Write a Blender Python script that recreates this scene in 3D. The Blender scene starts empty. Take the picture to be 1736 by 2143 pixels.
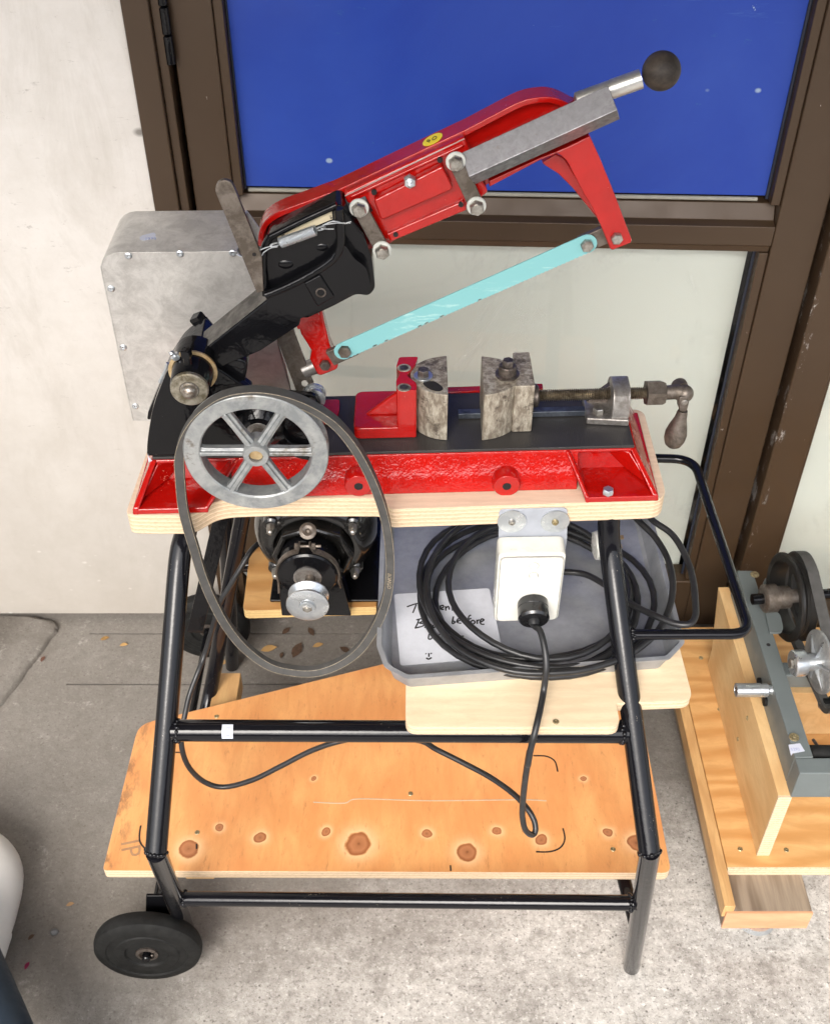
import bpy, bmesh, math, random
from mathutils import Vector, Matrix
random.seed(7)
sc = bpy.context.scene
COL = sc.collection
R = math.radians
# ---------------------------------------------------------------- camera, sky, sun, exposure
CH, PITCH, FP = 1.5, 41.5, 2310.0
cd = bpy.data.cameras.new('camera'); cam = bpy.data.objects.new('camera', cd); COL.objects.link(cam)
cam.location = (0, 0, CH); cam.rotation_euler = (R(90 - PITCH), 0, 0)
cd.sensor_fit = 'VERTICAL'; cd.sensor_height = 36; cd.sensor_width = 29.2; cd.lens = FP / 2143 * 36
cd.clip_start = .02; cd.clip_end = 400
cd.dof.use_dof = True; cd.dof.focus_distance = 1.14; cd.dof.aperture_fstop = 22
sc.camera = cam
W = bpy.data.worlds.new("World"); sc.world = W; W.use_nodes = True
wn = W.node_tree; bg = wn.nodes['Background']
sky = wn.nodes.new('ShaderNodeTexSky'); sky.sky_type = 'NISHITA'; sky.sun_disc = False
sky.sun_elevation = R(42); sky.sun_rotation = R(196); sky.dust_density = 4; sky.air_density = 1.0; sky.ozone_density = 1
hs = wn.nodes.new('ShaderNodeHueSaturation'); hs.inputs['Saturation'].default_value = .42
wn.links.new(sky.outputs[0], hs.inputs['Color']); wn.links.new(hs.outputs[0], bg.inputs[0])
bg.inputs[1].default_value = .15
sd = bpy.data.lights.new('sun', 'SUN'); sun = bpy.data.objects.new('sun', sd); COL.objects.link(sun)
sd.energy = .62; sd.angle = R(28); sd.color = (1, .95, .88)
az, el = R(196), R(42)     # compass direction of the sun: behind the camera, a little to the left
sdir = Vector((math.sin(az) * math.cos(el), math.cos(az) * math.cos(el), math.sin(el)))
sun.rotation_euler = sdir.to_track_quat('Z', 'Y').to_euler(); sun.location = sdir * 5
sc.view_settings.view_transform = 'Standard'; sc.view_settings.look = 'None'
sc.view_settings.exposure = 1.42; sc.view_settings.gamma = 1
sc.cycles.max_bounces = 8

# ---------------------------------------------------------------- measuring: a point of the photograph on a plane of the place
cT, sT = math.cos(R(PITCH)), math.sin(R(PITCH))
WIN = {'A': (183.1, 340.1, .36166), 'B': (497, 157, .30138), 'C': (915.6, 78.5, .33153), 'D': (627.8, 654, .2411),
       'E': (706.3, 706.3, .4521), 'F': (235.4, 732.5, .36166), 'G': (758.6, 1020.2, .437), 'H': (1360.3, 1098.7, .3905),
       'I': (183.1, 1360.3, .3918), 'J': (837.1, 1360.3, .3918), 'K': (0, 1203.4, .30138), 'L': (0, 1674.2, .27124),
       'M': (811, 1203.4, .18084), 'N': (1072.6, 1020.2, .25617), 'O': (444.7, 1072.6, .2411), 'Q': (1491, 1124.9, .18313),
       'P': (0, 0, 1)}
KM = .04      # the saw stands slightly askew: its long axis runs (1, KM)
def at(px, py, Y=None, Z=None, X=None, k=0.0):
    a, b = px - 868, py - 1071.5
    d = Vector((a, FP * cT - b * sT, -FP * sT - b * cT))
    if Z is not None: t = (Z - CH) / d.z
    elif X is not None: t = X / d.x
    else: t = Y / (d.y - k * d.x)
    return Vector((0, 0, CH)) + d * t
def q(w, x, y): o = WIN[w]; return o[0] + o[2] * x, o[1] + o[2] * y
def fm(w, pts, d, k=KM): return [at(*q(w, x, y), Y=d, k=k) for x, y in pts]     # on the saw's upright plane at distance d
def fz(w, pts, z): return [at(*q(w, x, y), Z=z) for x, y in pts]                # on a level plane
VM = Vector((-KM, 1, 0)).normalized(); UM = Vector((1, KM, 0)).normalized(); ZU = Vector((0, 0, 1)); XU = Vector((1, 0, 0)); YU = Vector((0, 1, 0))
def ml(x, d, z): return Vector((x, d + KM * x, z))

# ---------------------------------------------------------------- mesh helpers
class MB:
    def __init__(s): s.v = []; s.f = []; s.m = []
    def add(s, vs, fs, m=0):
        o = len(s.v); s.v += [Vector(v) for v in vs]; s.f += [tuple(i + o for i in f) for f in fs]; s.m += [m] * len(fs); return s
    def prism(s, pts, ext, m=0, mside=None):
        n = len(pts); vs = list(pts) + [Vector(p) + Vector(ext) for p in pts]
        s.add(vs, [tuple(range(n)), tuple(range(2 * n - 1, n - 1, -1))], m)
        o = len(s.v) - 2 * n
        for i in range(n):
            j = (i + 1) % n; s.f.append((o + j, o + i, o + i + n, o + j + n)); s.m.append(m if mside is None else mside)
        return s
    def box(s, c, a, b, h, m=0):
        c, a, b, h = map(Vector, (c, a, b, h))
        return s.prism([c - a - b - h, c + a - b - h, c + a + b - h, c - a + b - h], h * 2, m)
    def bb(s, x0, x1, y0, y1, z0, z1, m=0):
        return s.prism([Vector((x0, y0, z0)), Vector((x1, y0, z0)), Vector((x1, y1, z0)), Vector((x0, y1, z0))], (0, 0, z1 - z0), m)
    def loft(s, secs, closed=True, caps=True, loop=False, m=0):
        o = len(s.v); n = len(secs[0])
        for c in secs: s.v += [Vector(p) for p in c]
        L = len(secs)
        for i in range(L if loop else L - 1):
            a = o + i * n; b = o + ((i + 1) % L) * n
            for j in range(n if closed else n - 1):
                k = (j + 1) % n; s.f.append((a + j, a + k, b + k, b + j)); s.m.append(m)
        if caps and not loop:
            s.f.append(tuple(range(o + n - 1, o - 1, -1))); s.f.append(tuple(range(o + (L - 1) * n, o + L * n))); s.m += [m, m]
        return s
    def tube(s, path, r, seg=14, loop=False, m=0, caps=True):
        path = [Vector(p) for p in path]; n = len(path); secs = []
        T = []
        for i in range(n):
            a = path[(i - 1) % n] if (loop or i > 0) else path[i]; b = path[(i + 1) % n] if (loop or i < n - 1) else path[i]
            T.append((b - a).normalized())
        up = T[0].orthogonal().normalized()
        for i in range(n):
            up = (up - T[i] * up.dot(T[i])).normalized(); w = T[i].cross(up)
            rr = r[i] if isinstance(r, (list, tuple)) else r
            secs.append([path[i] + (up * math.cos(2 * math.pi * j / seg) + w * math.sin(2 * math.pi * j / seg)) * rr for j in range(seg)])
        return s.loft(secs, loop=loop, caps=caps, m=m)
    def lathe(s, c, ax, prof, seg=40, m=0, caps=True):
        c = Vector(c); ax = Vector(ax).normalized(); u = ax.orthogonal().normalized(); w = ax.cross(u)
        return s.loft([[c + ax * h + (u * math.cos(2 * math.pi * j / seg) + w * math.sin(2 * math.pi * j / seg)) * max(r, 1e-5) for j in range(seg)] for r, h in prof], m=m, caps=caps)
    def ngon(s, c, ax, r, h0, h1, n=6, rot=0., m=0):     # hexagon heads
        c = Vector(c); ax = Vector(ax).normalized(); u = (ZU - ax * ax.dot(ZU)); u = u.normalized() if u.length > .01 else Vector((1, 0, 0)); w = ax.cross(u)
        dirs = [u * math.cos(rot + 2 * math.pi * j / n) + w * math.sin(rot + 2 * math.pi * j / n) for j in range(n)]
        hi = h1 - (h1 - h0) * .18
        return s.loft([[c + ax * h0 + d * r for d in dirs], [c + ax * hi + d * r for d in dirs], [c + ax * h1 + d * r * .86 for d in dirs]], m=m)
    def sphere(s, c, r, seg=32, ring=18, sc3=(1, 1, 1), m=0):
        c = Vector(c); secs = []
        for i in range(ring + 1):
            t = math.pi * i / ring; rr = max(math.sin(t), 1e-4) * r
            secs.append([c + Vector((rr * math.cos(2 * math.pi * j / seg) * sc3[0], rr * math.sin(2 * math.pi * j / seg) * sc3[1], r * math.cos(t) * sc3[2])) for j in range(seg)])
        return s.loft(secs, m=m)
    def ribbon(s, path, wa, ha, loop=False, m=0):          # box section: wa fixed vector half-width, ha half-thickness in the path's plane
        path = [Vector(p) for p in path]; n = len(path); secs = []; wa = Vector(wa)
        for i in range(n):
            a = path[(i - 1) % n] if (loop or i > 0) else path[i]; b = path[(i + 1) % n] if (loop or i < n - 1) else path[i]
            t = (b - a).normalized(); nrm = t.cross(wa.normalized()).normalized() * ha
            secs.append([path[i] - wa - nrm, path[i] + wa - nrm, path[i] + wa * .72 + nrm, path[i] - wa * .72 + nrm])
        return s.loft(secs, loop=loop, m=m)

def smooth_path(pts, n=6, closed=False):
    pts = [Vector(p) for p in pts]; out = []; N = len(pts)
    for i in range(N if closed else N - 1):
        g = lambda j: pts[j % N] if closed else pts[max(0, min(N - 1, j))]
        p0, p1, p2, p3 = g(i - 1), g(i), g(i + 1), g(i + 2)
        for k in range(n):
            t = k / n
            out.append(.5 * ((2 * p1) + (-p0 + p2) * t + (2 * p0 - 5 * p1 + 4 * p2 - p3) * t * t + (-p0 + 3 * p1 - 3 * p2 + p3) * t ** 3))
    if not closed: out.append(pts[-1])
    return out
def round_poly(pts, r, n=5):
    """round each corner; r one radius or one per corner"""
    pts = [Vector(p) for p in pts]; N = len(pts); out = []
    for i in range(N):
        rr = r[i] if isinstance(r, (list, tuple)) else r
        p, a, b = pts[i], pts[i - 1], pts[(i + 1) % N]
        if rr <= 0: out.append(p); continue
        la, lb = (a - p).length, (b - p).length; rr = min(rr, la * .48, lb * .48)
        A = p + (a - p).normalized() * rr; B = p + (b - p).normalized() * rr
        for k in range(n + 1):
            t = k / n; out.append(A * (1 - t) ** 2 + p * 2 * t * (1 - t) + B * t * t)
    return out
def obj(name, mb, mat, parent=None, bevel=0, smooth=True, seg=2, ang=35, subsurf=0, clean=True):
    me = bpy.data.meshes.new(name); me.from_pydata([tuple(v) for v in mb.v], [], mb.f)
    mats = mat if isinstance(mat, (list, tuple)) else [mat]
    for m in mats: me.materials.append(m)
    for p, mi in zip(me.polygons, mb.m): p.material_index = mi
    if clean:
        b = bmesh.new(); b.from_mesh(me); bmesh.ops.remove_doubles(b, verts=b.verts, dist=2e-5)
        bmesh.ops.recalc_face_normals(b, faces=b.faces); b.to_mesh(me); b.free()
    me.update()
    if smooth: me.shade_smooth(); me.set_sharp_from_angle(angle=R(ang))
    o = bpy.data.objects.new(name, me); COL.objects.link(o)
    if parent is not None:
        o.parent = parent; o.matrix_parent_inverse = abs_mat(parent).inverted()
    if bevel:
        b = o.modifiers.new('bevel', 'BEVEL'); b.width = bevel; b.segments = seg; b.limit_method = 'ANGLE'; b.angle_limit = R(38); b.harden_normals = True
    return o
def abs_mat(o):
    m = Matrix.Translation(o.location)
    return (abs_mat(o.parent) @ o.matrix_parent_inverse @ m) if o.parent else m
def thing(name, label, cat, loc, group=None):
    o = bpy.data.objects.new(name, None); COL.objects.link(o); o.location = loc; o.empty_display_size = .05
    o['label'] = label; o['category'] = cat
    if group: o['group'] = group
    return o
def tag(o, label=None, cat=None, group=None, kind=None):
    for k, v in (('label', label), ('category', cat), ('group', group), ('kind', kind)):
        if v: o[k] = v
    return o
def text_obj(s, size, origin, xd, yd, mat, parent, name='lettering', depth=.0002, shear=0, center=False):
    cu = bpy.data.curves.new('t', 'FONT'); cu.body = s; cu.size = size; cu.shear = shear; cu.extrude = depth; cu.resolution_u = 2
    if center: cu.align_x = 'CENTER'; cu.align_y = 'CENTER'
    t = bpy.data.objects.new('t', cu); COL.objects.link(t)
    dg = bpy.context.evaluated_depsgraph_get(); me = bpy.data.meshes.new_from_object(t.evaluated_get(dg))
    bpy.data.objects.remove(t); bpy.data.curves.remove(cu)
    xd = Vector(xd).normalized(); n = xd.cross(Vector(yd)).normalized(); yd2 = n.cross(xd)
    M = Matrix((xd, yd2, n)).transposed().to_4x4(); M.translation = Vector(origin)
    me.transform(M); me.materials.clear(); me.materials.append(mat)
    o = bpy.data.objects.new(name, me); COL.objects.link(o)
    if parent is not None: o.parent = parent; o.matrix_parent_inverse = abs_mat(parent).inverted()
    return o

# ---------------------------------------------------------------- materials
class NT:
    def __init__(s, name):
        s.mat = bpy.data.materials.new(name); s.mat.use_nodes = True; s.t = s.mat.node_tree; s.b = s.t.nodes['Principled BSDF']
        s.co = s.t.nodes.new('ShaderNodeTexCoord').outputs['Object']
    def n(s, k, **kw):
        x = s.t.nodes.new('ShaderNode' + k)
        for a, v in kw.items(): setattr(x, a, v)
        return x
    def l(s, a, b): s.t.links.new(a, b)
    def map(s, scale=(1, 1, 1), rot=(0, 0, 0), loc=(0, 0, 0)):
        m = s.n('Mapping'); m.inputs['Scale'].default_value = scale; m.inputs['Rotation'].default_value = rot; m.inputs['Location'].default_value = loc
        s.l(s.co, m.inputs[0]); return m.outputs[0]
    def noise(s, scale, detail=4, rough=.55, dist=0, vec=None):
        x = s.n('TexNoise'); x.inputs['Scale'].default_value = scale; x.inputs['Detail'].default_value = detail
        x.inputs['Roughness'].default_value = rough; x.inputs['Distortion'].default_value = dist
        s.l(vec or s.co, x.inputs['Vector']); return x.outputs['Fac']
    def ramp(s, fac, stops, interp='LINEAR'):
        r = s.n('ValToRGB'); r.color_ramp.interpolation = interp; e = r.color_ramp.elements
        while len(e) < len(stops): e.new(.5)
        for el_, (p, c) in zip(e, stops):
            el_.position = p; el_.color = (c if hasattr(c, '__len__') else (c, c, c)) + ((1,) if not hasattr(c, '__len__') or len(c) == 3 else ()) if hasattr(c, '__len__') else (c, c, c, 1)
        s.l(fac, r.inputs[0]); return r.outputs[0]
    def mix(s, fac, a, b, mode='MIX'):
        m = s.n('Mix', data_type='RGBA', blend_type=mode)
        for i, v in ((0, fac), (6, a), (7, b)):
            if hasattr(v, 'is_linked') or hasattr(v, 'links'): s.l(v, m.inputs[i])
            else: m.inputs[i].default_value = v if i == 0 else tuple(v) + (1,)
        return m.outputs[2]
    def math(s, op, a, b=0., clamp=False):
        m = s.n('Math', operation=op, use_clamp=clamp)
        for i, v in ((0, a), (1, b)):
            if hasattr(v, 'links'): s.l(v, m.inputs[i])
            else: m.inputs[i].default_value = v
        return m.outputs[0]
    def set(s, **kw):
        for k, v in kw.items():
            i = s.b.inputs[{'color': 'Base Color', 'rough': 'Roughness', 'metal': 'Metallic', 'coat': 'Coat Weight', 'coatr': 'Coat Roughness', 'spec': 'Specular IOR Level', 'aniso': 'Anisotropic'}[k]]
            if hasattr(v, 'links'): s.l(v, i)
            else: i.default_value = tuple(v) + (1,) if hasattr(v, '__len__') else v
        return s
    def bump(s, h, strength=.3, dist=.001):
        b = s.n('Bump'); b.inputs['Strength'].default_value = strength; b.inputs['Distance'].default_value = dist
        s.l(h, b.inputs['Height']); s.l(b.outputs[0], s.b.inputs['Normal'])
        try: s.l(b.outputs[0], s.b.inputs['Coat Normal'])
        except Exception: pass
        return s
def simple(name, col, rough=.5, metal=0, coat=0, var=.12, nsc=60, bump=.1, bdist=.0003):
    m = NT(name); f = m.noise(nsc, 5, .6)
    c = m.ramp(f, [(.3, tuple(x * (1 - var) for x in col)), (.7, tuple(min(1, x * (1 + var)) for x in col))])
    m.set(color=c, rough=m.ramp(m.noise(nsc * 1.7, 4), [(.3, max(.02, rough - .08)), (.7, rough + .08)]), metal=metal, coat=coat, coatr=.08)
    if bump: m.bump(m.noise(nsc * 3, 4), bump, bdist)
    return m.mat
def enamel(name, col, chips, lump=.5, lsc=120, rough=.22, chipthr=.70, spec=.5, coat=.35):
    m = NT(name); n1 = m.noise(35, 3); n2 = m.noise(420, 4, .7)
    c = m.mix(m.ramp(n1, [(.35, 0.), (.7, 1.)]), col, tuple(x * .82 for x in col))
    ch = m.ramp(m.math('MULTIPLY', n2, m.math('ADD', m.noise(18, 3), .55)), [(chipthr, 0.), (chipthr + .02, 1.)])
    c = m.mix(ch, c, chips)
    m.set(color=c, rough=m.math('ADD', m.math('MULTIPLY', m.noise(60, 4), .2), rough - .08), coat=coat, coatr=.03, spec=spec)
    h = m.math('ADD', m.noise(lsc, 3, .5), m.math('MULTIPLY', m.noise(lsc * 4, 3, .6), .25))
    m.bump(h, lump, .0012); return m.mat
def wear_steel(name, dark, light, lo=.4, hi=.6, nsc=45, rough=.4, metal=.85, dirt=None, stretch=(1, 1, 1), dl=.62):
    m = NT(name); v = m.map(stretch)
    f = m.noise(nsc, 8, .68, .3, v); c = m.ramp(f, [(lo, dark), (hi, light)])
    if dirt: c = m.mix(m.ramp(m.noise(nsc * .5, 6, .7), [(dl, 0.), (dl + .08, 1.)]), c, dirt)
    m.set(color=c, rough=m.ramp(f, [(lo, rough + .18), (hi, rough)]), metal=metal); m.bump(m.noise(nsc * 4, 5), .15, .0004); return m.mat

RED = enamel('red_enamel', (.40, .005, .003), (.75, .28, .2), lump=.9, lsc=38, rough=.13, chipthr=.785)
REDR = enamel('red_enamel_rough_cast', (.44, .006, .003), (.78, .3, .22), lump=.8, lsc=95, rough=.12, chipthr=.775)
BLK = enamel('black_enamel', (.005, .005, .006), (.25, .22, .19), lump=.55, lsc=45, rough=.12, chipthr=.84, spec=.22, coat=.12)
BLKT = enamel('black_tube_paint', (.006, .006, .008), (.3, .26, .2), lump=.12, lsc=90, rough=.10, chipthr=.79, spec=.28, coat=.12)
STEEL = wear_steel('bare_steel', (.23, .21, .19), (.46, .44, .42), nsc=60, rough=.35, dirt=(.2, .14, .09))
SDARK = wear_steel('brown_steel', (.11, .09, .072), (.21, .18, .155), nsc=70, rough=.42, metal=.75)
BARST = wear_steel('ground_steel_bar', (.24, .235, .245), (.46, .455, .48), lo=.38, hi=.66, nsc=120, rough=.3, metal=.8, dirt=(.22, .17, .14), dl=.6)
ZINC = wear_steel('zinc_plate', (.5, .53, .56), (.66, .69, .71), nsc=50, rough=.26, metal=.9)
BOLT = wear_steel('bolt_steel', (.27, .25, .22), (.5, .48, .44), nsc=150, rough=.28, metal=.9)
BOLTD = wear_steel('dark_bolt', (.09, .075, .065), (.2, .17, .15), nsc=150, rough=.35, metal=.8)
WASH = simple('white_washer', (.55, .56, .52), .35, .1)
CASTAL = wear_steel('cast_alloy', (.25, .265, .27), (.44, .45, .445), lo=.38, hi=.62, nsc=40, rough=.40, metal=.65, dirt=(.17, .15, .125), dl=.58)
JAW = wear_steel('worn_painted_jaw', (.20, .165, .125), (.50, .46, .375), lo=.42, hi=.66, nsc=130, rough=.4, metal=.3, stretch=(1.4, 1.4, .55), dirt=(.10, .08, .06), dl=.55)
BRASS = wear_steel('brass_ring', (.4, .27, .13), (.62, .48, .28), nsc=60, rough=.4, metal=.7)
TEAL = NT('pale_cyan_blade_paint')
_c = TEAL.mix(TEAL.ramp(TEAL.noise(22, 6, .7, 0, TEAL.map((1, 1, 6), (0, R(24), 0))), [(.58, 0.), (.66, 1.)]), (.19, .44, .45), (.33, .55, .54))
TEAL.set(color=_c, rough=.42); TEAL = TEAL.mat
TABLE = NT('machined_black_table')
_w = TABLE.n('TexWave'); _w.inputs['Scale'].default_value = 160; _w.inputs['Distortion'].default_value = 1.0; _w.inputs['Detail'].default_value = 2; TABLE.l(TABLE.co, _w.inputs[0])
TABLE.set(color=TABLE.mix(TABLE.noise(20, 5), (.016, .015, .015), (.045, .042, .040)), rough=TABLE.ramp(TABLE.noise(30, 4), [(.3, .4), (.7, .55)]), metal=.0).bump(_w.outputs['Fac'], .22, .0004); TABLE = TABLE.mat
RUB = simple('black_rubber', (.007, .007, .0065), .7, 0, 0, .6, 60, .4, .0008); _n = RUB.node_tree; RUB.node_tree.nodes['Principled BSDF'].inputs['Specular IOR Level'].default_value = .3
BELT = simple('belt_rubber', (.06, .058, .055), .62, 0, 0, .25, 70, .2)
FRAY = simple('belt_fray', (.30, .25, .18), .85, 0, 0, .5, 300, .3)
CABLE = simple('cable_sheath', (.016, .016, .017), .38, 0, 0, .4, 50, .08)
CABLEG = simple('grey_flex', (.2, .2, .18), .5)
WHITEP = simple('white_plastic', (.69, .68, .62), .28, 0, 0, .02, 20, .02)
LABELW = simple('sticker_paper', (.52, .54, .62), .6, 0, 0, .02)
INK = simple('faded_ink', (.32, .35, .5), .7, 0, 0, .2)
INKK = simple('marker_ink', (.012, .012, .012), .5, 0, 0, .2)
YEL = simple('yellow_sticker', (.85, .68, .03), .4, 0, 0, .03)
CARDM = simple('note_card', (.62, .64, .69), .8, 0, 0, .05, 120, .15)
HOLE = simple('dark_hole', (.008, .006, .006), .8)
GRYP = simple('grey_green_paint', (.125, .145, .145), .42, 0, 0, .06, 20, .08)
NAVY = simple('dark_navy_plastic', (.02, .035, .055), .45)
PVC = simple('white_pvc', (.84, .82, .78), .35, 0, 0, .03, 30, .03)
LEAF = simple('dry_leaf', (.28, .16, .05), .8, 0, 0, .5, 300)
REDLEAF = simple('magenta_petal', (.25, .01, .06), .6)
SCR = wear_steel('brass_screw', (.25, .2, .11), (.5, .42, .25), nsc=300, rough=.4)
ALU = NT('brushed_aluminium')
_f = ALU.noise(9, 8, .65, .6); _g = ALU.noise(60, 5, .6, 0, ALU.map((1, 6, 2)))
_c = ALU.ramp(_f, [(.34, (.52, .50, .47)), (.5, (.66, .64, .60)), (.66, (.75, .73, .70))])
ALU.set(color=ALU.mix(.4, _c, ALU.ramp(ALU.noise(42, 7, .8, .5), [(.40, (.34, .33, .32)), (.6, (.74, .73, .71))])), rough=ALU.ramp(_f, [(.3, .42), (.7, .26)]), metal=.55, aniso=.3).bump(_g, .08, .0005); ALU = ALU.mat
def wood(name, base, dark, grain=(2, 18, 18), sc=9., figure=.5, rough=.55, stain=None, spots=None):
    m = NT(name); v = m.map(grain)
    n1 = m.noise(sc, 6, .6, 1.2, v); n2 = m.noise(sc * 14, 4, .6, 0, v)
    w = m.n('TexWave', bands_direction='Y'); w.inputs['Scale'].default_value = sc * .35; w.inputs['Distortion'].default_value = 9; w.inputs['Detail'].default_value = 3; w.inputs['Detail Scale'].default_value = 1.2
    m.l(m.map(tuple(g * .5 for g in grain)), w.inputs[0])
    c = m.mix(m.math('MULTIPLY', m.ramp(w.outputs['Fac'], [(.1, 0.), (.95, 1.)]), figure), base, dark)
    c = m.mix(m.math('MULTIPLY', m.ramp(n1, [(.4, 0.), (.7, 1.)]), .35), c, tuple(x * .8 for x in dark))
    c = m.mix(m.math('MULTIPLY', m.ramp(n2, [(.45, 0.), (.75, 1.)]), .3), c, tuple(x * .7 for x in base))
    if stain: c = m.mix(m.ramp(m.noise(5, 3), [(.56, 0.), (.72, .7)]), c, stain)
    m.set(color=c, rough=rough); m.bump(n2, .2, .0003)
    m.c = c; return m
PLYTOP = wood('pale_plywood_face', (.74, .575, .43), (.62, .44, .30), (3, 22, 22), 9, .3, stain=(.56, .38, .24)).mat
PLYB = wood('pale_board_face', (.78, .62, .42), (.68, .50, .31), (3, 16, 16), 7, .35, stain=(.66, .43, .23)).mat
PINE = wood('pine_batten', (.60, .37, .16), (.42, .22, .08), (16, 2, 16), 8, .5).mat
PINEO = wood('orange_plywood_face', (.66, .38, .15), (.48, .22, .06), (2.5, 10, 10), 6, .7).mat
PINES = wood('standing_plywood_face', (.72, .49, .24), (.56, .30, .11), (10, 2.5, 10), 6, .5).mat
OLDW = wood('weathered_pine_top', (.30, .235, .17), (.13, .09, .06), (18, 1.2, 10), 7, .8).mat
RAWW = wood('fresh_sawn_pine', (.66, .36, .2), (.5, .24, .12), (3, 14, 14), 8, .5).mat
def plyedge(name, a, b, pitch=.0022):
    m = NT(name); sx = m.n('SeparateXYZ'); m.l(m.co, sx.inputs[0])
    z = m.math('ADD', m.math('MULTIPLY', sx.outputs[2], 1 / pitch / 2), m.math('MULTIPLY', m.noise(30, 2), .35))
    fr = m.math('FRACT', z); ln = m.ramp(fr, [(.0, 1.), (.07, .0), (.5, 0.), (.56, .7), (.6, .25), (.93, .25), (1., 1.)])
    g = m.noise(60, 5, .7, 0, m.map((4, 4, 14)))
    c = m.mix(ln, a, b); c = m.mix(m.ramp(g, [(.45, 0.), (.75, .45)]), c, tuple(x * .6 for x in b))
    m.set(color=c, rough=.7); m.bump(fr, .2, .0004); return m.mat
EDGE = plyedge('plywood_edge', (.76, .59, .40), (.36, .21, .11), .0026)
EDGEY = plyedge('yellow_plywood_edge', (.66, .47, .2), (.4, .23, .08))

# orange lower shelf with its knots
SHZ = .20
KN = [('I', 541, 1062, 50), ('I', 709, 950, 22), ('I', 924, 1002, 30), ('I', 1272, 972, 24), ('I', 1445, 1035, 64), ('J', 143, 978, 24), ('J', 357, 1080, 50),
      ('J', 515, 968, 24), ('J', 751, 1015, 32), ('J', 1109, 973, 25), ('J', 1260, 1030, 44), ('J', 980, 690, 17), ('I', 1210, 685, 14)]
m = wood('orange_shelf_face', (.74, .36, .13), (.60, .22, .065), (9, 2.2, 9), 6, .45)
nv = m.n('TexNoise'); nv.inputs['Scale'].default_value = 45; m.l(m.co, nv.inputs[0])
vs = m.n('VectorMath', operation='SCALE'); vs.inputs[3].default_value = .007; m.l(nv.outputs['Color'], vs.inputs[0])
va = m.n('VectorMath', operation='ADD'); m.l(m.co, va.inputs[0]); m.l(vs.outputs[0], va.inputs[1])
md = None
for w_, x_, y_, r_ in KN:
    p = at(*q(w_, x_, y_), Z=SHZ); rr = r_ * WIN[w_][2] / FP * 1.6
    dn = m.n('VectorMath', operation='DISTANCE'); m.l(va.outputs[0], dn.inputs[0]); dn.inputs[1].default_value = p + Vector((.0035, .0035, .0035))
    dd = m.math('DIVIDE', dn.outputs['Value'], rr); md = dd if md is None else m.math('MINIMUM', md, dd)
md = m.math('ADD', md, m.math('MULTIPLY', m.noise(70, 3), .35)); md = m.math('SUBTRACT', md, .17)
halo = m.ramp(m.math('MULTIPLY', md, .25), [(.27, .8), (.33, .5), (.44, .15), (.6, 0.)])
c = m.mix(m.ramp(m.noise(7, 4, .6, .5), [(.45, 0.), (.68, .45)]), m.c, (.68, .26, .09))
c = m.mix(halo, c, (.80, .50, .26))
ring = m.ramp(m.math('MULTIPLY', md, .5), [(0, (.22, .07, .025)), (.1, (.36, .14, .055)), (.3, (.44, .18, .075)), (.43, (.28, .09, .03)), (.5, (.5, .22, .07))])
c = m.mix(m.ramp(m.math('MULTIPLY', md, .5), [(.46, 1.), (.53, 0.)]), c, ring)
flk = m.noise(34, 6, .8, .4, m.map((5, 1., 5))); c = m.mix(m.ramp(flk, [(.575, 0.), (.66, .65)]), c, (.42, .17, .06))
ed = m.n('SeparateXYZ'); m.l(m.co, ed.inputs[0])
dk = m.math('MULTIPLY', m.ramp(m.math('MULTIPLY', m.math('ADD', ed.outputs[0], .42), 10), [(0, 1.), (.5, 0.)]), m.ramp(m.noise(55, 5, .7, 0, m.map((1, .4, 1), (0, 0, R(30)))), [(.5, 0.), (.6, 1.)]))
c = m.mix(dk, c, (.12, .07, .04))
m.set(color=c, rough=.42, coat=.12, coatr=.3); SHELF = m.mat

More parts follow.
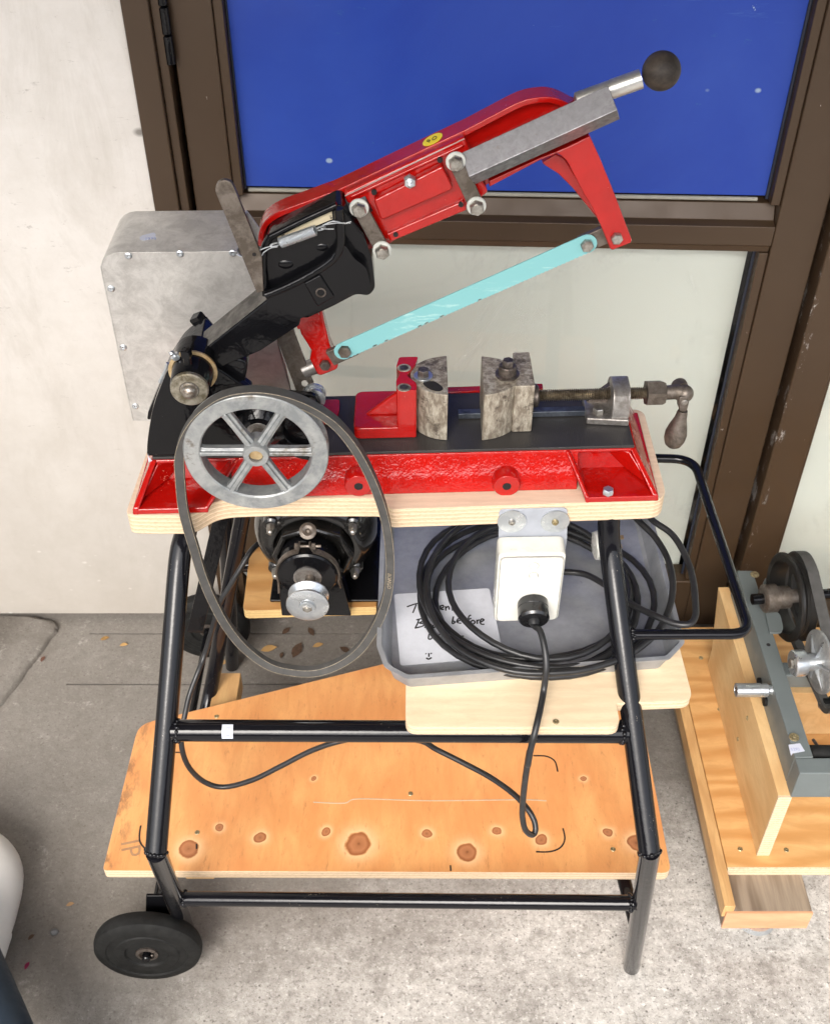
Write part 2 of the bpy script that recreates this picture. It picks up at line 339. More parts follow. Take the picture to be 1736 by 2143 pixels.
# concrete, wall, frame, glass
def concrete(name, grime_shade=True):
    m = NT(name)
    c = m.ramp(m.noise(5.5, 8, .68), [(.34, (.27, .25, .225)), (.5, (.47, .445, .41)), (.64, (.62, .595, .55))])
    c = m.mix(.42, c, m.ramp(m.noise(60, 8, .85), [(.36, (.14, .128, .115)), (.46, (.40, .375, .345)), (.55, (.58, .555, .52)), (.66, (.84, .82, .77))]))
    c = m.mix(m.ramp(m.noise(190, 4, .75), [(.55, 0.), (.64, .75)]), c, (.12, .11, .10))
    c = m.mix(m.ramp(m.noise(150, 4, .75, 0, m.map((1, 1, 1), (0, 0, 0), (4, 9, 0))), [(.56, 0.), (.65, .7)]), c, (.80, .78, .73))
    vo = m.n('TexVoronoi'); vo.inputs['Scale'].default_value = 95; m.l(m.co, vo.inputs[0])
    c = m.mix(m.math('MULTIPLY', m.ramp(vo.outputs['Distance'], [(.1, 1.), (.2, 0.)]), m.ramp(m.noise(28, 3), [(.48, 0.), (.56, .85)])), c, (.10, .09, .08))
    vo2 = m.n('TexVoronoi'); vo2.inputs['Scale'].default_value = 60; m.l(m.map((1, 1, 1), (0, 0, 0), (3, 5, 0)), vo2.inputs[0])
    c = m.mix(m.math('MULTIPLY', m.ramp(vo2.outputs['Distance'], [(.12, 1.), (.24, 0.)]), m.ramp(m.noise(17, 3), [(.5, 0.), (.6, .8)])), c, (.6, .57, .53))
    sp = m.n('SeparateXYZ'); m.l(m.co, sp.inputs[0])      # grime gathered along the wall, plus the shade there painted in
    gr = m.ramp(m.math('ADD', m.math('MULTIPLY', sp.outputs[1], .8), m.math('ADD', m.math('MULTIPLY', m.noise(3, 5, .7), .5), m.math('MULTIPLY', sp.outputs[0], -.42))), [(.78, 0.), (1.3, .8)])
    if grime_shade: c = m.mix(gr, c, (.15, .132, .112))
    c = m.mix(m.ramp(m.noise(13, 7, .75), [(.52, 0.), (.68, .6)]), c, (.17, .152, .13))
    c = m.mix(m.ramp(m.noise(34, 8, .8), [(.36, .5), (.50, 0.)]), c, (.17, .155, .135))
    c = m.mix(m.ramp(m.noise(22, 8, .8, 0, m.map((1, 1, 1), (0, 0, 0), (7, 3, 0))), [(.58, 0.), (.70, .4)]), c, (.66, .63, .58))
    m.set(color=c, rough=.9); m.bump(m.math('ADD', m.noise(70, 6, .7), m.math('MULTIPLY', m.noise(200, 4, .7), .4)), .6, .0025)
    return m.mat
CONC = concrete('concrete'); m = None
m = NT('white_wall_paint')
c = m.mix(m.ramp(m.noise(14, 8, .75), [(.40, 0.), (.75, .55)]), (.74, .71, .67), (.58, .545, .49))
vo = m.n('TexVoronoi'); vo.inputs['Scale'].default_value = 13; m.l(m.map((1, 1, 1.4)), vo.inputs[0])
c = m.mix(m.math('MULTIPLY', m.ramp(vo.outputs['Distance'], [(.05, 1.), (.13, 0.)]), m.ramp(m.noise(16, 4), [(.52, 0.), (.60, .8)])), c, (.16, .14, .12))
c = m.mix(m.ramp(m.noise(6, 7, .75, .6, m.map((1.6, 1, .5))), [(.50, 0.), (.72, .55)]), c, (.50, .465, .41))
c = m.mix(m.ramp(m.noise(90, 5, .8), [(.66, 0.), (.72, .5)]), c, (.34, .30, .25))
c = m.mix(m.ramp(m.noise(26, 6, .8, 0, m.map((1, 1, 3.5), (0, R(20), 0))), [(.63, 0.), (.70, .6)]), c, (.27, .24, .21))
sp = m.n('SeparateXYZ'); m.l(m.co, sp.inputs[0])      # splash dirt above the ground
c = m.mix(m.ramp(m.math('ADD', sp.outputs[2], m.math('MULTIPLY', m.noise(9, 5, .7), .35)), [(.15, .9), (.45, .6), (.95, .0)]), c, (.36, .325, .28))
vo3 = m.n('TexVoronoi'); vo3.inputs['Scale'].default_value = 38; m.l(m.map((1, 1, 1.6)), vo3.inputs[0])
lo_ = m.ramp(sp.outputs[2], [(.12, 1.), (.3, 0.)])
c = m.mix(m.math('MULTIPLY', lo_, m.math('MULTIPLY', m.ramp(vo3.outputs['Distance'], [(.12, 1.), (.2, 0.)]), m.ramp(m.noise(20, 3), [(.54, 0.), (.62, .7)]))), c, (.68, .66, .62))
m.set(color=c, rough=.6); m.bump(m.noise(40, 5), .12, .001); WALL = m.mat
m = NT('brown_anodised_frame')
scr = m.ramp(m.noise(30, 7, .82, 0, m.map((2.2, 1, .45), (0, R(35), 0))), [(.70, 0.), (.75, .7)])
c = m.mix(m.noise(8, 4), (.056, .034, .019), (.078, .049, .028))
c = m.mix(scr, c, (.32, .29, .26))
c = m.mix(m.ramp(m.noise(75, 5, .75, 0, m.map((1, 1, .6))), [(.715, 0.), (.73, 1.)]), c, (.6, .57, .53))
sp = m.n('SeparateXYZ'); m.l(m.co, sp.inputs[0])
band = m.ramp(m.math('MULTIPLY', m.math('ABSOLUTE', m.math('SUBTRACT', sp.outputs[0], .561)), 50), [(.12, 1.), (.45, 0.)])
c = m.mix(m.math('MULTIPLY', band, m.ramp(m.noise(48, 6, .8, 0, m.map((1, 1, .35))), [(.57, 0.), (.61, .8)])), c, (.50, .48, .46))
m.set(color=c, rough=m.ramp(m.noise(20, 4), [(.3, .32), (.7, .5)]), metal=.2); FRAME = m.mat
m = NT('blue_painted_panel')
c = m.mix(m.noise(7, 5, .6), (.014, .042, .30), (.024, .066, .39))
c = m.mix(m.ramp(m.noise(2.6, 5, .65, .8), [(.40, 0.), (.72, .5)]), c, (.045, .105, .46))
vo = m.n('TexVoronoi'); vo.inputs['Scale'].default_value = 11; m.l(m.map((1, 1, 1.3), (0, R(25), 0)), vo.inputs[0])
c = m.mix(m.math('MULTIPLY', m.ramp(vo.outputs['Distance'], [(.035, 1.), (.06, 0.)]), m.ramp(m.noise(9, 2), [(.47, 0.), (.52, .8)])), c, (.38, .50, .60))
c = m.mix(m.ramp(m.noise(12, 6, .8, 0, m.map((.35, 1, 3.5), (0, R(-12), 0))), [(.64, 0.), (.74, .35)]), c, (.10, .20, .50))
c = m.mix(m.ramp(m.noise(19, 7, .8, 0, m.map((.8, 1, 2.5))), [(.64, 0.), (.72, .45)]), c, (.06, .19, .33))
c = m.mix(m.ramp(m.noise(34, 6, .8), [(.70, 0.), (.725, .8)]), c, (.45, .55, .62))
m.set(color=c, rough=m.ramp(m.noise(15, 4), [(.3, .3), (.7, .42)]), spec=.3); m.bump(m.noise(260, 3, .6), .12, .0004); BLUE = m.mat
m = NT('roller_fabric')
ck = m.n('TexChecker'); ck.inputs['Scale'].default_value = 520; m.l(m.co, ck.inputs[0])
c = m.mix(m.math('MULTIPLY', ck.outputs['Fac'], .10), (.70, .69, .655), (.5, .49, .46))
c = m.mix(m.ramp(m.noise(2.5, 3), [(.35, 0.), (.7, .3)]), c, (.73, .69, .62)); m.set(color=c, rough=.85); FABRIC = m.mat
m = NT('window_glass')
gl = m.n('BsdfGlossy'); gl.inputs['Roughness'].default_value = .02; tr = m.n('BsdfTransparent'); tr.inputs[0].default_value = (.95, .97, .96, 1)
fr = m.n('Fresnel'); fr.inputs[0].default_value = 1.5; mx = m.n('MixShader'); bf = m.n('NewGeometry'); m.l(m.math('MULTIPLY', fr.outputs[0], m.math('SUBTRACT', 1.0, bf.outputs['Backfacing'])), mx.inputs[0]); m.l(tr.outputs[0], mx.inputs[1]); m.l(gl.outputs[0], mx.inputs[2])
dif = m.n('BsdfDiffuse'); dif.inputs[0].default_value = (.8, .8, .78, 1); mx2 = m.n('MixShader')
m.l(m.ramp(m.noise(6, 8, .8, 1.5, m.map((1, 1, .5), (0, R(15), 0))), [(.55, 0.), (.75, .16)]), mx2.inputs[0]); m.l(mx.outputs[0], mx2.inputs[1]); m.l(dif.outputs[0], mx2.inputs[2])
m.l(mx2.outputs[0], m.t.nodes['Material Output'].inputs[0]); GLASS = m.mat
TRAYM = NT('dull_baking_tin')
_f = TRAYM.noise(16, 7, .7); TRAYM.set(color=TRAYM.mix(TRAYM.ramp(TRAYM.noise(120, 5, .8), [(.66, 0.), (.72, .8)]), TRAYM.ramp(_f, [(.3, (.26, .275, .295)), (.7, (.46, .475, .50))]), (.06, .055, .05)), rough=TRAYM.ramp(_f, [(.3, .38), (.7, .5)]), metal=.5).bump(TRAYM.noise(40, 4), .12, .0006); TRAYM = TRAYM.mat
MOTB = enamel('motor_black_paint', (.008, .0075, .007), (.2, .17, .13), lump=.3, lsc=40, rough=.18, chipthr=.76)

# ---------------------------------------------------------------- the setting
GX0, GX1 = at(140, 1431, Z=0).x, at(188, 1326, Z=0).x
gya, gyb = at(300, 1431.5, Z=0).y, at(250, 1326, Z=0).y
mb = MB(); xs = [-30, GX0, GX1, 30]; ys = [-30, gya - .0022, gya + .0022, gyb - .0018, gyb + .0018, 30]
for i in range(3):
    for j in range(5):
        if (j == 1 and i >= 1) or (j == 3 and i >= 2):
            x0, x1, y0, y1 = xs[i], xs[i + 1], ys[j], ys[j + 1]
            if i == 2 and j == 1: continue
            if i == 1: x1 = 30
            d = -.012
            mb.add([(x0, y0, 0), (x1, y0, 0), (x1, y1, 0), (x0, y1, 0), (x0, y0, d), (x1, y0, d), (x1, y1, d), (x0, y1, d)],
                   [(4, 5, 6, 7), (0, 1, 5, 4), (2, 3, 7, 6), (3, 0, 4, 7), (1, 2, 6, 5)]); continue
        mb.add([(xs[i], ys[j], 0), (xs[i + 1], ys[j], 0), (xs[i + 1], ys[j + 1], 0), (xs[i], ys[j + 1], 0)], [(0, 1, 2, 3)])
tag(obj('ground', mb, CONC, smooth=False), 'rough grey concrete slab with two saw-cut grooves', kind='structure')
# left wall
WY = 1.398; xw = -.352
t = thing('wall', 'white painted smooth wall left of the brown door frame', 'wall', (-1.3, WY, 0))
mb = MB(); mb.bb(-4, xw, WY, WY + .12, .012, 3.4); obj('wall_panel', mb, WALL, t, bevel=.003)
mb = MB(); mb.bb(-4, xw, WY + .02, WY + .1, -.02, .011); obj('footing', mb, HOLE, t)
t = thing('added_yard_building', 'unseen dark building added across the yard to darken reflections', 'building', (0, -9, 0))  # unseen building, added so the metal reflects a darker horizon
mb = MB(); mb.bb(-16, 16, -12, -9, .002, 3.0); obj('added_yard_wall', mb, simple('dark_brick', (.10, .07, .055), .9, 0, 0, .3, 4), t)
mb = MB(); mb.bb(-16.3, 16.3, -12.3, -8.7, 3.001, 3.12); obj('roof_edge', mb, simple('roof_metal', (.12, .12, .12), .6), t)
for x_ in (-11, -6, -1, 4, 9):
    mb = MB(); mb.bb(x_, x_ + 1.8, -9.0, -8.96, .9, 2.2); obj('added_yard_window', mb, simple('yard_glass', (.03, .035, .04), .15), t)
t = thing('awning', 'unseen flat grey awning added above the door for overhead shade', 'awning', (0, 1.4, 2.3))  # awning out of view, added to shade from above and darken reflections
mb = MB(); mb.bb(-5, 5, -.45, 1.6, 2.3, 2.42); obj('added_soffit', mb, simple('soffit_board', (.14, .13, .12), .8), t, bevel=.01)
mb = MB(); mb.bb(-5, 5, -.48, -.4505, 2.25, 2.46); obj('added_fascia', mb, simple('fascia_board', (.12, .09, .07), .5), t, bevel=.004)
# broken concrete upstand in the left corner
mb = MB(); ex = [(-.80, 1.392), (-.71, 1.392), (-.672, 1.386), (-.652, 1.372), (-.660, 1.34), (-.672, 1.30), (-.684, 1.26), (-.70, 1.21), (-.72, 1.16), (-.76, 1.10), (-2.2, 1.0), (-2.2, 1.392)]
base_ = smooth_path([Vector((a, b, 0)) for a, b in ex[:10]], 6); rnd = random.Random(3)
pts = [p + Vector((rnd.uniform(-.0022, .0022), rnd.uniform(-.0022, .0022), 0)) for p in base_[:-1]] + [Vector((ex[k][0], ex[k][1], 0)) for k in (9, 10, 11)]
def ring_(ins, z): return [Vector((p.x - (ins if p.x > -1 else 0), min(p.y, 1.392), z + rnd.uniform(-.0008, .0008) * (z > 0))) for p in pts]
low = ring_(0, -.004); mid = ring_(.002, .006); m2_ = ring_(.006, .010); top = ring_(.030, .013)
mb.loft([low, mid, m2_, top]); tag(obj('kerb', mb, CONC, ang=60), 'broken edged concrete upstand in the left wall corner', 'kerb')
# brown frame round the door
KD = -.042; DY = 1.41
def dl(x, off, z): return Vector((x, DY + KD * (x + .3) + off, z))      # on the door leaf, off towards the building
def dbox(mb, x0, x1, o0, o1, z0, z1, m=0):
    return mb.prism([dl(x0, o0, z0), dl(x1, o0, z0), dl(x1, o1, z0), dl(x0, o1, z0)], (0, 0, z1 - z0), m)
t = thing('door_frame', 'brown metal frame posts on both sides of the door', 'door frame', (-.33, DY, 0))
mb = MB(); mb.bb(xw + .0005, -.318, 1.388, 1.50, .004, 3.0); obj('jamb', mb, FRAME, t, bevel=.002)
mb = MB(); mb.bb(-.3178, -.306, 1.396, 1.50, .004, 3.0); obj('door_stop', mb, FRAME, t, bevel=.0015)
mb = MB(); mb.bb(.557, .612, 1.352, 1.50, .004, 3.0); obj('jamb', mb, FRAME, t, bevel=.003)
mb = MB(); mb.bb(.6122, .619, 1.362, 1.50, .004, 3.0); obj('glazing_bead', mb, FRAME, t, bevel=.001)
mb = MB(); mb.bb(-.352, .6, 1.47, 1.6, .002, 3.2); obj('dark_gap', mb, HOLE, t)
t = thing('side_window', 'pale screened window pane right of the brown door frame', 'window', (.9, 1.39, 0))
mb = MB(); mb.bb(.6195, 2.6, 1.385, 1.389, .06, 3.0); obj('pane', mb, GLASS, t, smooth=False)
mb = MB(); mb.bb(.6195, 2.6, 1.415, 1.419, .02, 3.0); obj('roller_screen', mb, FABRIC, t, smooth=False)
mb = MB(); mb.bb(.6195, 2.6, 1.35, 1.44, .004, .055); obj('bottom_rail', mb, FRAME, t, bevel=.003)
# door leaf
t = thing('door', 'brown metal door with blue upper panel and screened lower pane', 'door', (0, DY, 0))
ZB0, ZB1 = .757, .826          # mid rail
def vpart(name, x0, x1, o0, o1, z0, z1, mat, bev=.0015): mb = MB(); dbox(mb, x0, x1, o0, o1, z0, z1); return obj(name, mb, mat, t, bevel=bev)
vpart('stile', -.300, -.246, 0, .045, .008, 2.2, FRAME, .002)
vpart('stile', .489, .5505, 0, .045, .008, 2.2, FRAME, .002)
vpart('glazing_bead', -.2458, -.2335, .004, .03, ZB1 + .0005, 2.2, FRAME)
vpart('glazing_bead', .4765, .4888, .004, .03, ZB1 + .0005, 2.2, FRAME)
vpart('glazing_bead', -.2458, -.2335, .004, .03, .12, ZB0 - .001, FRAME)
vpart('glazing_bead', .476, .4888, .004, .03, .12, ZB0 - .001, FRAME)
mb = MB(); pr = [(.0, ZB0 + .012), (.0, ZB0 + .040), (.012, ZB0 + .044), (.022, ZB1 - .004), (.045, ZB1), (.045, ZB0), (.006, ZB0), (.004, ZB0 + .010)]
mb.loft([[dl(-.2455, o, z) for o, z in pr], [dl(.4885, o, z) for o, z in pr]]); obj('mid_rail', mb, FRAME, t, bevel=.0012)
vpart('bottom_rail', -.2458, .4888, -.001, .045, .008, .118, FRAME, .003)
vpart('panel', -.2333, .4763, .022, .028, ZB1 + .006, 2.2, BLUE, .0008).name = 'blue_panel'
mb = MB(); pp = [dl(-.228, .0205, ZB1 + .002), dl(.462, .0205, ZB1 + .002)]; mb.tube(pp, .0028, 8); obj('seal_strip', mb, simple('grey_seal', (.33, .32, .27), .7), t)
mb = MB(); mb.tube([dl(.4745, .0205, ZB1 + .003), dl(.4745, .0205, 2.2)], .0026, 8); obj('seal_strip', mb, simple('dark_seal', (.015, .02, .035), .6), t)
mb = MB(); mb.tube([dl(-.2318, .0205, ZB1 + .003), dl(-.2318, .0205, 2.2)], .0016, 8); obj('seal_strip', mb, bpy.data.materials['dark_seal'], t)
vpart('glass_pane', -.2333, .4758, .020, .024, .119, ZB0 - .0015, GLASS, 0)
vpart('roller_screen', -.2333, .4745, .050, .052, .05, ZB0 + .05, FABRIC, 0)
mb = MB(); mb.tube([dl(.4735, .0188, .12), dl(.4735, .0188, ZB0 - .003)], .0022, 8); obj('seal_strip', mb, bpy.data.materials['dark_seal'], t)
for z0, z1 in ((1.006, 1.0415), (1.0425, 1.075), (1.076, 1.11)):
    hx = -.3035; mb = MB(); mb.lathe((hx, DY - .009, z0), ZU, [(.004, 0), (.0066, .0012), (.0066, z1 - z0 - .0012), (.004, z1 - z0)], 24)
    h = obj('hinge_knuckle', mb, BLK, t)
mb = MB()
def lathe_y(c, prof, seg=40, m=0, mbx=None): mbx = mbx or MB(); return mbx.lathe(c, -VM, prof, seg, m)

# ---------------------------------------------------------------- trolley
CART = thing('trolley', 'black tubular steel trolley carrying the red power hacksaw', 'trolley', (0, 1.0, 0))
def P_(name, mb, mat, par=CART, **k): return obj(name, mb, mat, par, **k)
TR = .0118
def leg(pts, r=TR): mb = MB(); mb.tube(smooth_path(pts, 8), r, 20); return mb
Rt, Rm, Rb = at(1273, 1104, Y=.862), at(1358, 1783, Y=.642), at(1320, 2024, Z=.0)
rt1 = at(1279, 1175, Y=.846)
mb = MB(); mb.tube(smooth_path([Rt + Vector((0, .01, .03)), Rt, rt1, rt1.lerp(Rm, .3), rt1.lerp(Rm, .65), Rm], 8), TR, 22); P_('leg', mb, BLKT)
mb = MB(); mb.tube([Rm + Vector((0, .0, .004)), Rb], .0114, 22); P_('lower_leg', mb, BLKT)
Lt, Lm = at(390, 1106, Y=.862), at(327, 1783, Y=.642); lt1 = at(376, 1172, Y=.846)
mb = MB(); mb.tube(smooth_path([Lt + Vector((.002, .01, .03)), Lt, lt1, lt1.lerp(Lm, .3), lt1.lerp(Lm, .65), Lm], 8), TR, 22); P_('leg', mb, BLKT)
Lb = at(392, 1948, Y=.80)
mb = MB(); mb.tube([Lm, Lb], .0114, 22); P_('lower_leg', mb, BLKT)
def weld(c, ax, r=TR, n=16, s=.0024, seed=1):
    rr = random.Random(seed); ax = Vector(ax).normalized(); u = ax.orthogonal().normalized(); w = ax.cross(u); mb = MB()
    for i in range(n):
        a = 2 * math.pi * i / n
        mb.sphere(Vector(c) + (u * math.cos(a) + w * math.sin(a)) * r + ax * rr.uniform(-.0012, .0012), s * rr.uniform(.75, 1.25), 10, 6)
    return mb
P_('weld', weld(Rm, Rm - rt1, .0112, 18, .0022, 2), BLKT); P_('weld', weld(Lm, Lm - lt1, .0112, 18, .0022, 3), BLKT)
# cross bars
def on_leg(a, b, py):           # point of a straight leg seen at image height py
    best = min(range(200), key=lambda i: abs(proj(a.lerp(b, i / 199))[1] - py)); return a.lerp(b, best / 199)
def proj(p):
    v = Vector(p) - Vector((0, 0, CH)); dep = v.y * cT - v.z * sT
    return 868 + FP * v.x / dep, 1071.5 + FP * (-v.y * sT - v.z * cT) / dep
ma, mc = on_leg(lt1, Lm, 1528), on_leg(rt1, Rm, 1532)
mb = MB(); mb.tube([ma + XU * .007, mc - XU * .007], TR, 22); P_('cross_bar', mb, BLKT)
P_('weld', weld(ma + XU * .013, XU, .0112, 16, .0026, 4), BLKT); P_('weld', weld(mc - XU * .013, XU, .0112, 16, .0026, 5), BLKT)
la, lc = on_leg(Lm, Lb, 1880), on_leg(Rm, Rb, 1889)
mb = MB(); mb.tube([la + XU * .006, lc - XU * .006], .0092, 20); P_('cross_bar', mb, BLKT)
P_('weld', weld(la + XU * .013, XU, .009, 14, .0024, 6), BLKT); P_('weld', weld(lc - XU * .013, XU, .009, 14, .0024, 7), BLKT)
ZM = ma.z
# rear members
WX = at(319, 1990, Y=.735).x
RLt = Vector((-.235, 1.09, .72)); RLb = Vector((-.323, 1.283, 0))
mb = MB(); mb.tube([RLt, RLb], TR, 18); P_('rear_leg', mb, BLKT)
RRt = Vector((.215, 1.09, .72)); RRb = Vector((.235, 1.25, 0)); mb = MB(); mb.tube([RRt, RRb], TR, 18); P_('rear_leg', mb, BLKT)
b0, bm, b1 = at(505, 1095, Y=1.085), at(434, 1478, Z=.166), at(338, 1912, Z=.092); mb = MB(); mb.tube(smooth_path([b0 + (b0 - bm) * .5, b0, b0.lerp(bm, .5), bm, b1], 6), .0108, 18); P_('brace', mb, BLKT)
mb = MB(); mb.tube([Rm.lerp(Rb, .63) + Vector((0, .008, 0)), Vector((.235, 1.22, .16))], .0092, 16); P_('side_rail', mb, BLKT)
mb = MB(); mb.prism(fm('F', [(580, 985), (672, 985), (522, 1640), (430, 1632)], .965, 0), (0, .003, 0)); P_('flat_brace', mb, BLK, bevel=.0006)
mb = MB(); mb.tube([Vector((-.27, 1.17, .36)), Vector((.22, 1.17, .36))], .0105, 16); P_('cross_bar', mb, BLKT)
mb = MB(); mb.bb(at(888, 1558, Y=ma.y + .03).x, at(1250, 1558, Y=ma.y + .03).x, ma.y + .018, ma.y + .036, ZM - .031, ZM + .008); P_('support_angle', mb, BLK, bevel=.001)
# push handle
hz = .633; hf = on_leg(rt1, Rm, 1328)
hc = [hf, at(1500, 1330, Z=hf.z), at(1567, 1327, Z=hf.z), at(1560, 1296, Z=hf.z + .001), at(1478, 1030, Z=hf.z), at(1452, 962, Z=hf.z), at(1405, 962, Z=hf.z), at(1290, 960, Z=hf.z)]
hp = round_poly([hc[0], at(1570, 1327, Z=hf.z), at(1451, 961, Z=hf.z), at(1285, 957, Z=hf.z)], [0, .022, .028, 0], 8)
mb = MB(); mb.tube(hp, .0058, 16); P_('handle', mb, BLKT); P_('weld', weld(hf + XU * .0125, XU, .0055, 10, .0024, 9), BLKT)
# wheels
def wheel(c, sgn=-1):
    o = bpy.data.objects.new('wheel', None); COL.objects.link(o); o.location = c; o.parent = CART; o.matrix_parent_inverse = abs_mat(CART).inverted()
    o.empty_display_size = .05
    r = .0725; mb = MB(); ax = Vector((.03, -1, .03)).normalized()
    prof = [(.018, -.010), (.05, -.010), (.062, -.011), (.069, -.008), (.0718, -.002), (.0722, .005), (.0705, .0115), (.0650, .0155), (.055, .0165), (.053, .0145), (.044, .0145), (.042, .016), (.030, .016), (.028, .013), (.014, .013)]
    mb.lathe(c, ax, prof, 64); obj('tyre', mb, RUB, o)
    mb = MB(); mb.lathe(c, ax, [(.0150, .010), (.0150, .0155), (.0105, .0165), (.0105, .013), (.004, .013)], 28); obj('hub', mb, BOLTD, o)
    mb = MB(); mb.lathe(c, ax, [(.0058, .010), (.0058, .022), (.0045, .0235)], 20); obj('axle_end', mb, BLK, o)
    mb = MB(); mb.sphere(Vector(c) + ax * .0175 + Vector((.008, 0, .003)), .0024, 12, 8); obj('rivet', mb, BOLTD, o)
    return o
wheel(Vector((WX, .731, .0728))); wheel(Vector((WX, 1.315, .0728)))
mb = MB(); mb.tube([Vector((WX, .745, .0728)), Vector((WX, 1.315, .0728))], .006, 12); P_('axle', mb, BLK)
mb = MB(); mb.prism([Vector((WX - .012, .758, .06)), Vector((WX + .03, .758, .06)), Vector((WX + .026, .758, .15)), Vector((WX + .004, .758, .15))], (0, .004, 0)); P_('axle_bracket', mb, BLK, bevel=.0008)
# lower shelf
pts = fz('P', [(215, 1822), (1404, 1827), (1350, 1490), (1335, 1400), (815, 1399), (290, 1516)], SHZ)
pts[3] = Vector((pts[1].x, 1.12, SHZ)); pts[2] = pts[1].lerp(pts[3], .5); pts[4].y = 1.12
pts = round_poly([pts[0], pts[1], pts[3], pts[4], pts[5]], [.006, .012, .01, .01, .02], 4)
mb = MB(); mb.prism(pts, (0, 0, -.0165), 0, 1); SH = P_('shelf', mb, [SHELF, EDGE], bevel=.0006, smooth=False)
for x0, x1, y1 in ((at(447, 1440, Z=SHZ - .02).x, at(500, 1440, Z=SHZ - .02).x, at(470, 1408, Z=SHZ - .017).y), (at(1247, 1840, Z=.17).x, at(1328, 1840, Z=.17).x, 1.1)):
    mb = MB(); mb.bb(x0, x1, pts[0].y + .012, y1, SHZ - .052, SHZ - .0168); P_('batten', mb, PINE, bevel=.0015)
def screw(p, n, r=.0032, par=CART, mat=SCR):
    n = Vector(n).normalized(); mb = MB(); mb.lathe(p, n, [(r, -.0005), (r, .0003), (r * .8, .0009), (r * .45, .0009), (r * .35, .0001)], 14); return obj('screw', mb, mat, par)
for w_, x_, y_ in (('I', 586, 975), ('J', 1135, 1065), ('I', 690, 355), ('J', 55, 768)): screw(at(*q(w_, x_, y_), Z=SHZ + .0002), ZU, .0034, SH)
# pencil and marker marks on the shelf
def stroke(pts, r, mat, par, name='pen_mark', n=5, flat=ZU):
    mb = MB(); mb.ribbon(smooth_path(pts, n), Vector((0, 0, 0)) + flat * .0002, r); return obj(name, mb, mat, par)
for pl_ in ([('J', 710, 565), ('J', 780, 568), ('J', 825, 595), ('J', 840, 650)], [('J', 724, 1078), ('J', 800, 1077), ('J', 855, 1055), ('J', 878, 1010), ('J', 868, 952)],
            [('I', 285, 938), ('I', 278, 985), ('I', 283, 1030), ('I', 318, 1072)], [('I', 447, 547), ('I', 498, 547)], [('J', 268, 1150), ('J', 270, 1180)], [('I', 583, 1036), ('I', 583, 1062)]):
    stroke([at(*q(*p_), Z=SHZ + .0003) for p_ in pl_], .0010, INKK, SH)
stroke([at(*q(*p_), Z=SHZ + .0003) for p_ in (('I', 1205, 813), ('I', 1370, 818), ('I', 1450, 795), ('J', 150, 805), ('J', 640, 800), ('J', 780, 806))], .0006, simple('scratch_grey', (.5, .42, .3), .6), SH, 'scratch')
o0 = at(*q('L', 950, 318), Z=SHZ + .0003)
FAD = simple('faded_stamp', (.36, .2, .1), .6)
text_obj('IP', .036, at(*q('L', 935, 320), Z=SHZ + .0003), (.25, -1, 0), (1, .25, 0), FAD, SH, 'stamped_letters', .0001)
# boards for tray and motor
ZT = .575
pts = fz('P', [(848, 1522), (1299, 1529), (1305, 1462), (1450, 1466)], ZT)
bx0, by0 = pts[0].x, pts[0].y; byr = pts[3].y; bxr = pts[3].x
bp = [Vector((bx0, by0, ZT)), Vector((pts[1].x, by0, ZT)), Vector((pts[1].x, by0 + .031, ZT)), Vector((bxr, byr, ZT)), Vector((bxr - .005, 1.065, ZT)), Vector((bx0, 1.065, ZT))]
bp = round_poly(bp, [.013, .012, .0, .014, .008, .006], 5)
mb = MB(); mb.prism(bp, (0, 0, -.0125), 0, 1); TB = P_('tray_board', mb, [PLYB, EDGE], bevel=.0006, smooth=False)
screw(at(*q('G', 924, 1122), Z=ZT + .0002), ZU, .0034, TB)
ZMB = .545
pts = round_poly(fz('O', [(262, 852), (1420, 818), (1420, 300), (330, 300)], ZMB), [.008, 0, 0, .01], 4)
mb = MB(); mb.prism(pts, (0, 0, -.014), 0, 1); MBD = P_('motor_board', mb, [PINEO, EDGEY], bevel=.0006, smooth=False)
# top board, 25 mm plywood with a scallop for the belt
ZP = .757
fr_ = fz('P', [(262, 1077), (300, 1079), (385, 1079), (404, 1076), (425, 1064), (448, 1051), (480, 1045), (560, 1042), (792, 1043), (806, 1050), (818, 1066), (1397, 1046)], ZP)
back = [ml(fr_[-1].x - .001, 1.006 - .0, ZP), ml(fr_[0].x + .005, 1.006, ZP)]
pts = round_poly(fr_ + back, [.014] + [.01] * 9 + [.004, .02, .014, .014], 5)
mb = MB(); mb.prism(pts, (0, 0, -.0255), 0, 1); P_('top_board', mb, [PLYTOP, EDGE], bevel=.0008, smooth=False)
# price sticker on the upper cross bar
def bar_patch(a, b, r, px0, px1, ang0, ang1, lift=.0004, ns=8):
    ax = (b - a).normalized(); mb = MB(); g = []
    def pos(px): return a + ax * ((px - proj(a)[0]) / (proj(b)[0] - proj(a)[0]) * (b - a).length)
    A, B = pos(px0), pos(px1); n0 = Vector((0, -1, 0)); n0 = (n0 - ax * n0.dot(ax)).normalized(); n1 = ax.cross(n0); n1 = n1 if n1.z > 0 else -n1
    for P0 in (A, B): g.append([P0 + (n0 * math.cos(R(ang0 + (ang1 - ang0) * i / ns)) + n1 * math.sin(R(ang0 + (ang1 - ang0) * i / ns))) * (r + lift) for i in range(ns + 1)])
    return mb.loft(g, closed=False, caps=False), A, B, n0, n1
mb, A, B, n0, n1 = bar_patch(ma, mc, TR, 468, 491, 10, 85)
st = obj('price_sticker', mb, LABELW, CART)
aa = R(52); nn = n0 * math.cos(aa) + n1 * math.sin(aa); tt = -n0 * math.sin(aa) + n1 * math.cos(aa)
text_obj('5392', .0052, A.lerp(B, .72) + nn * (TR + .0009) - tt * .0062, tt, -XU, INK, st)

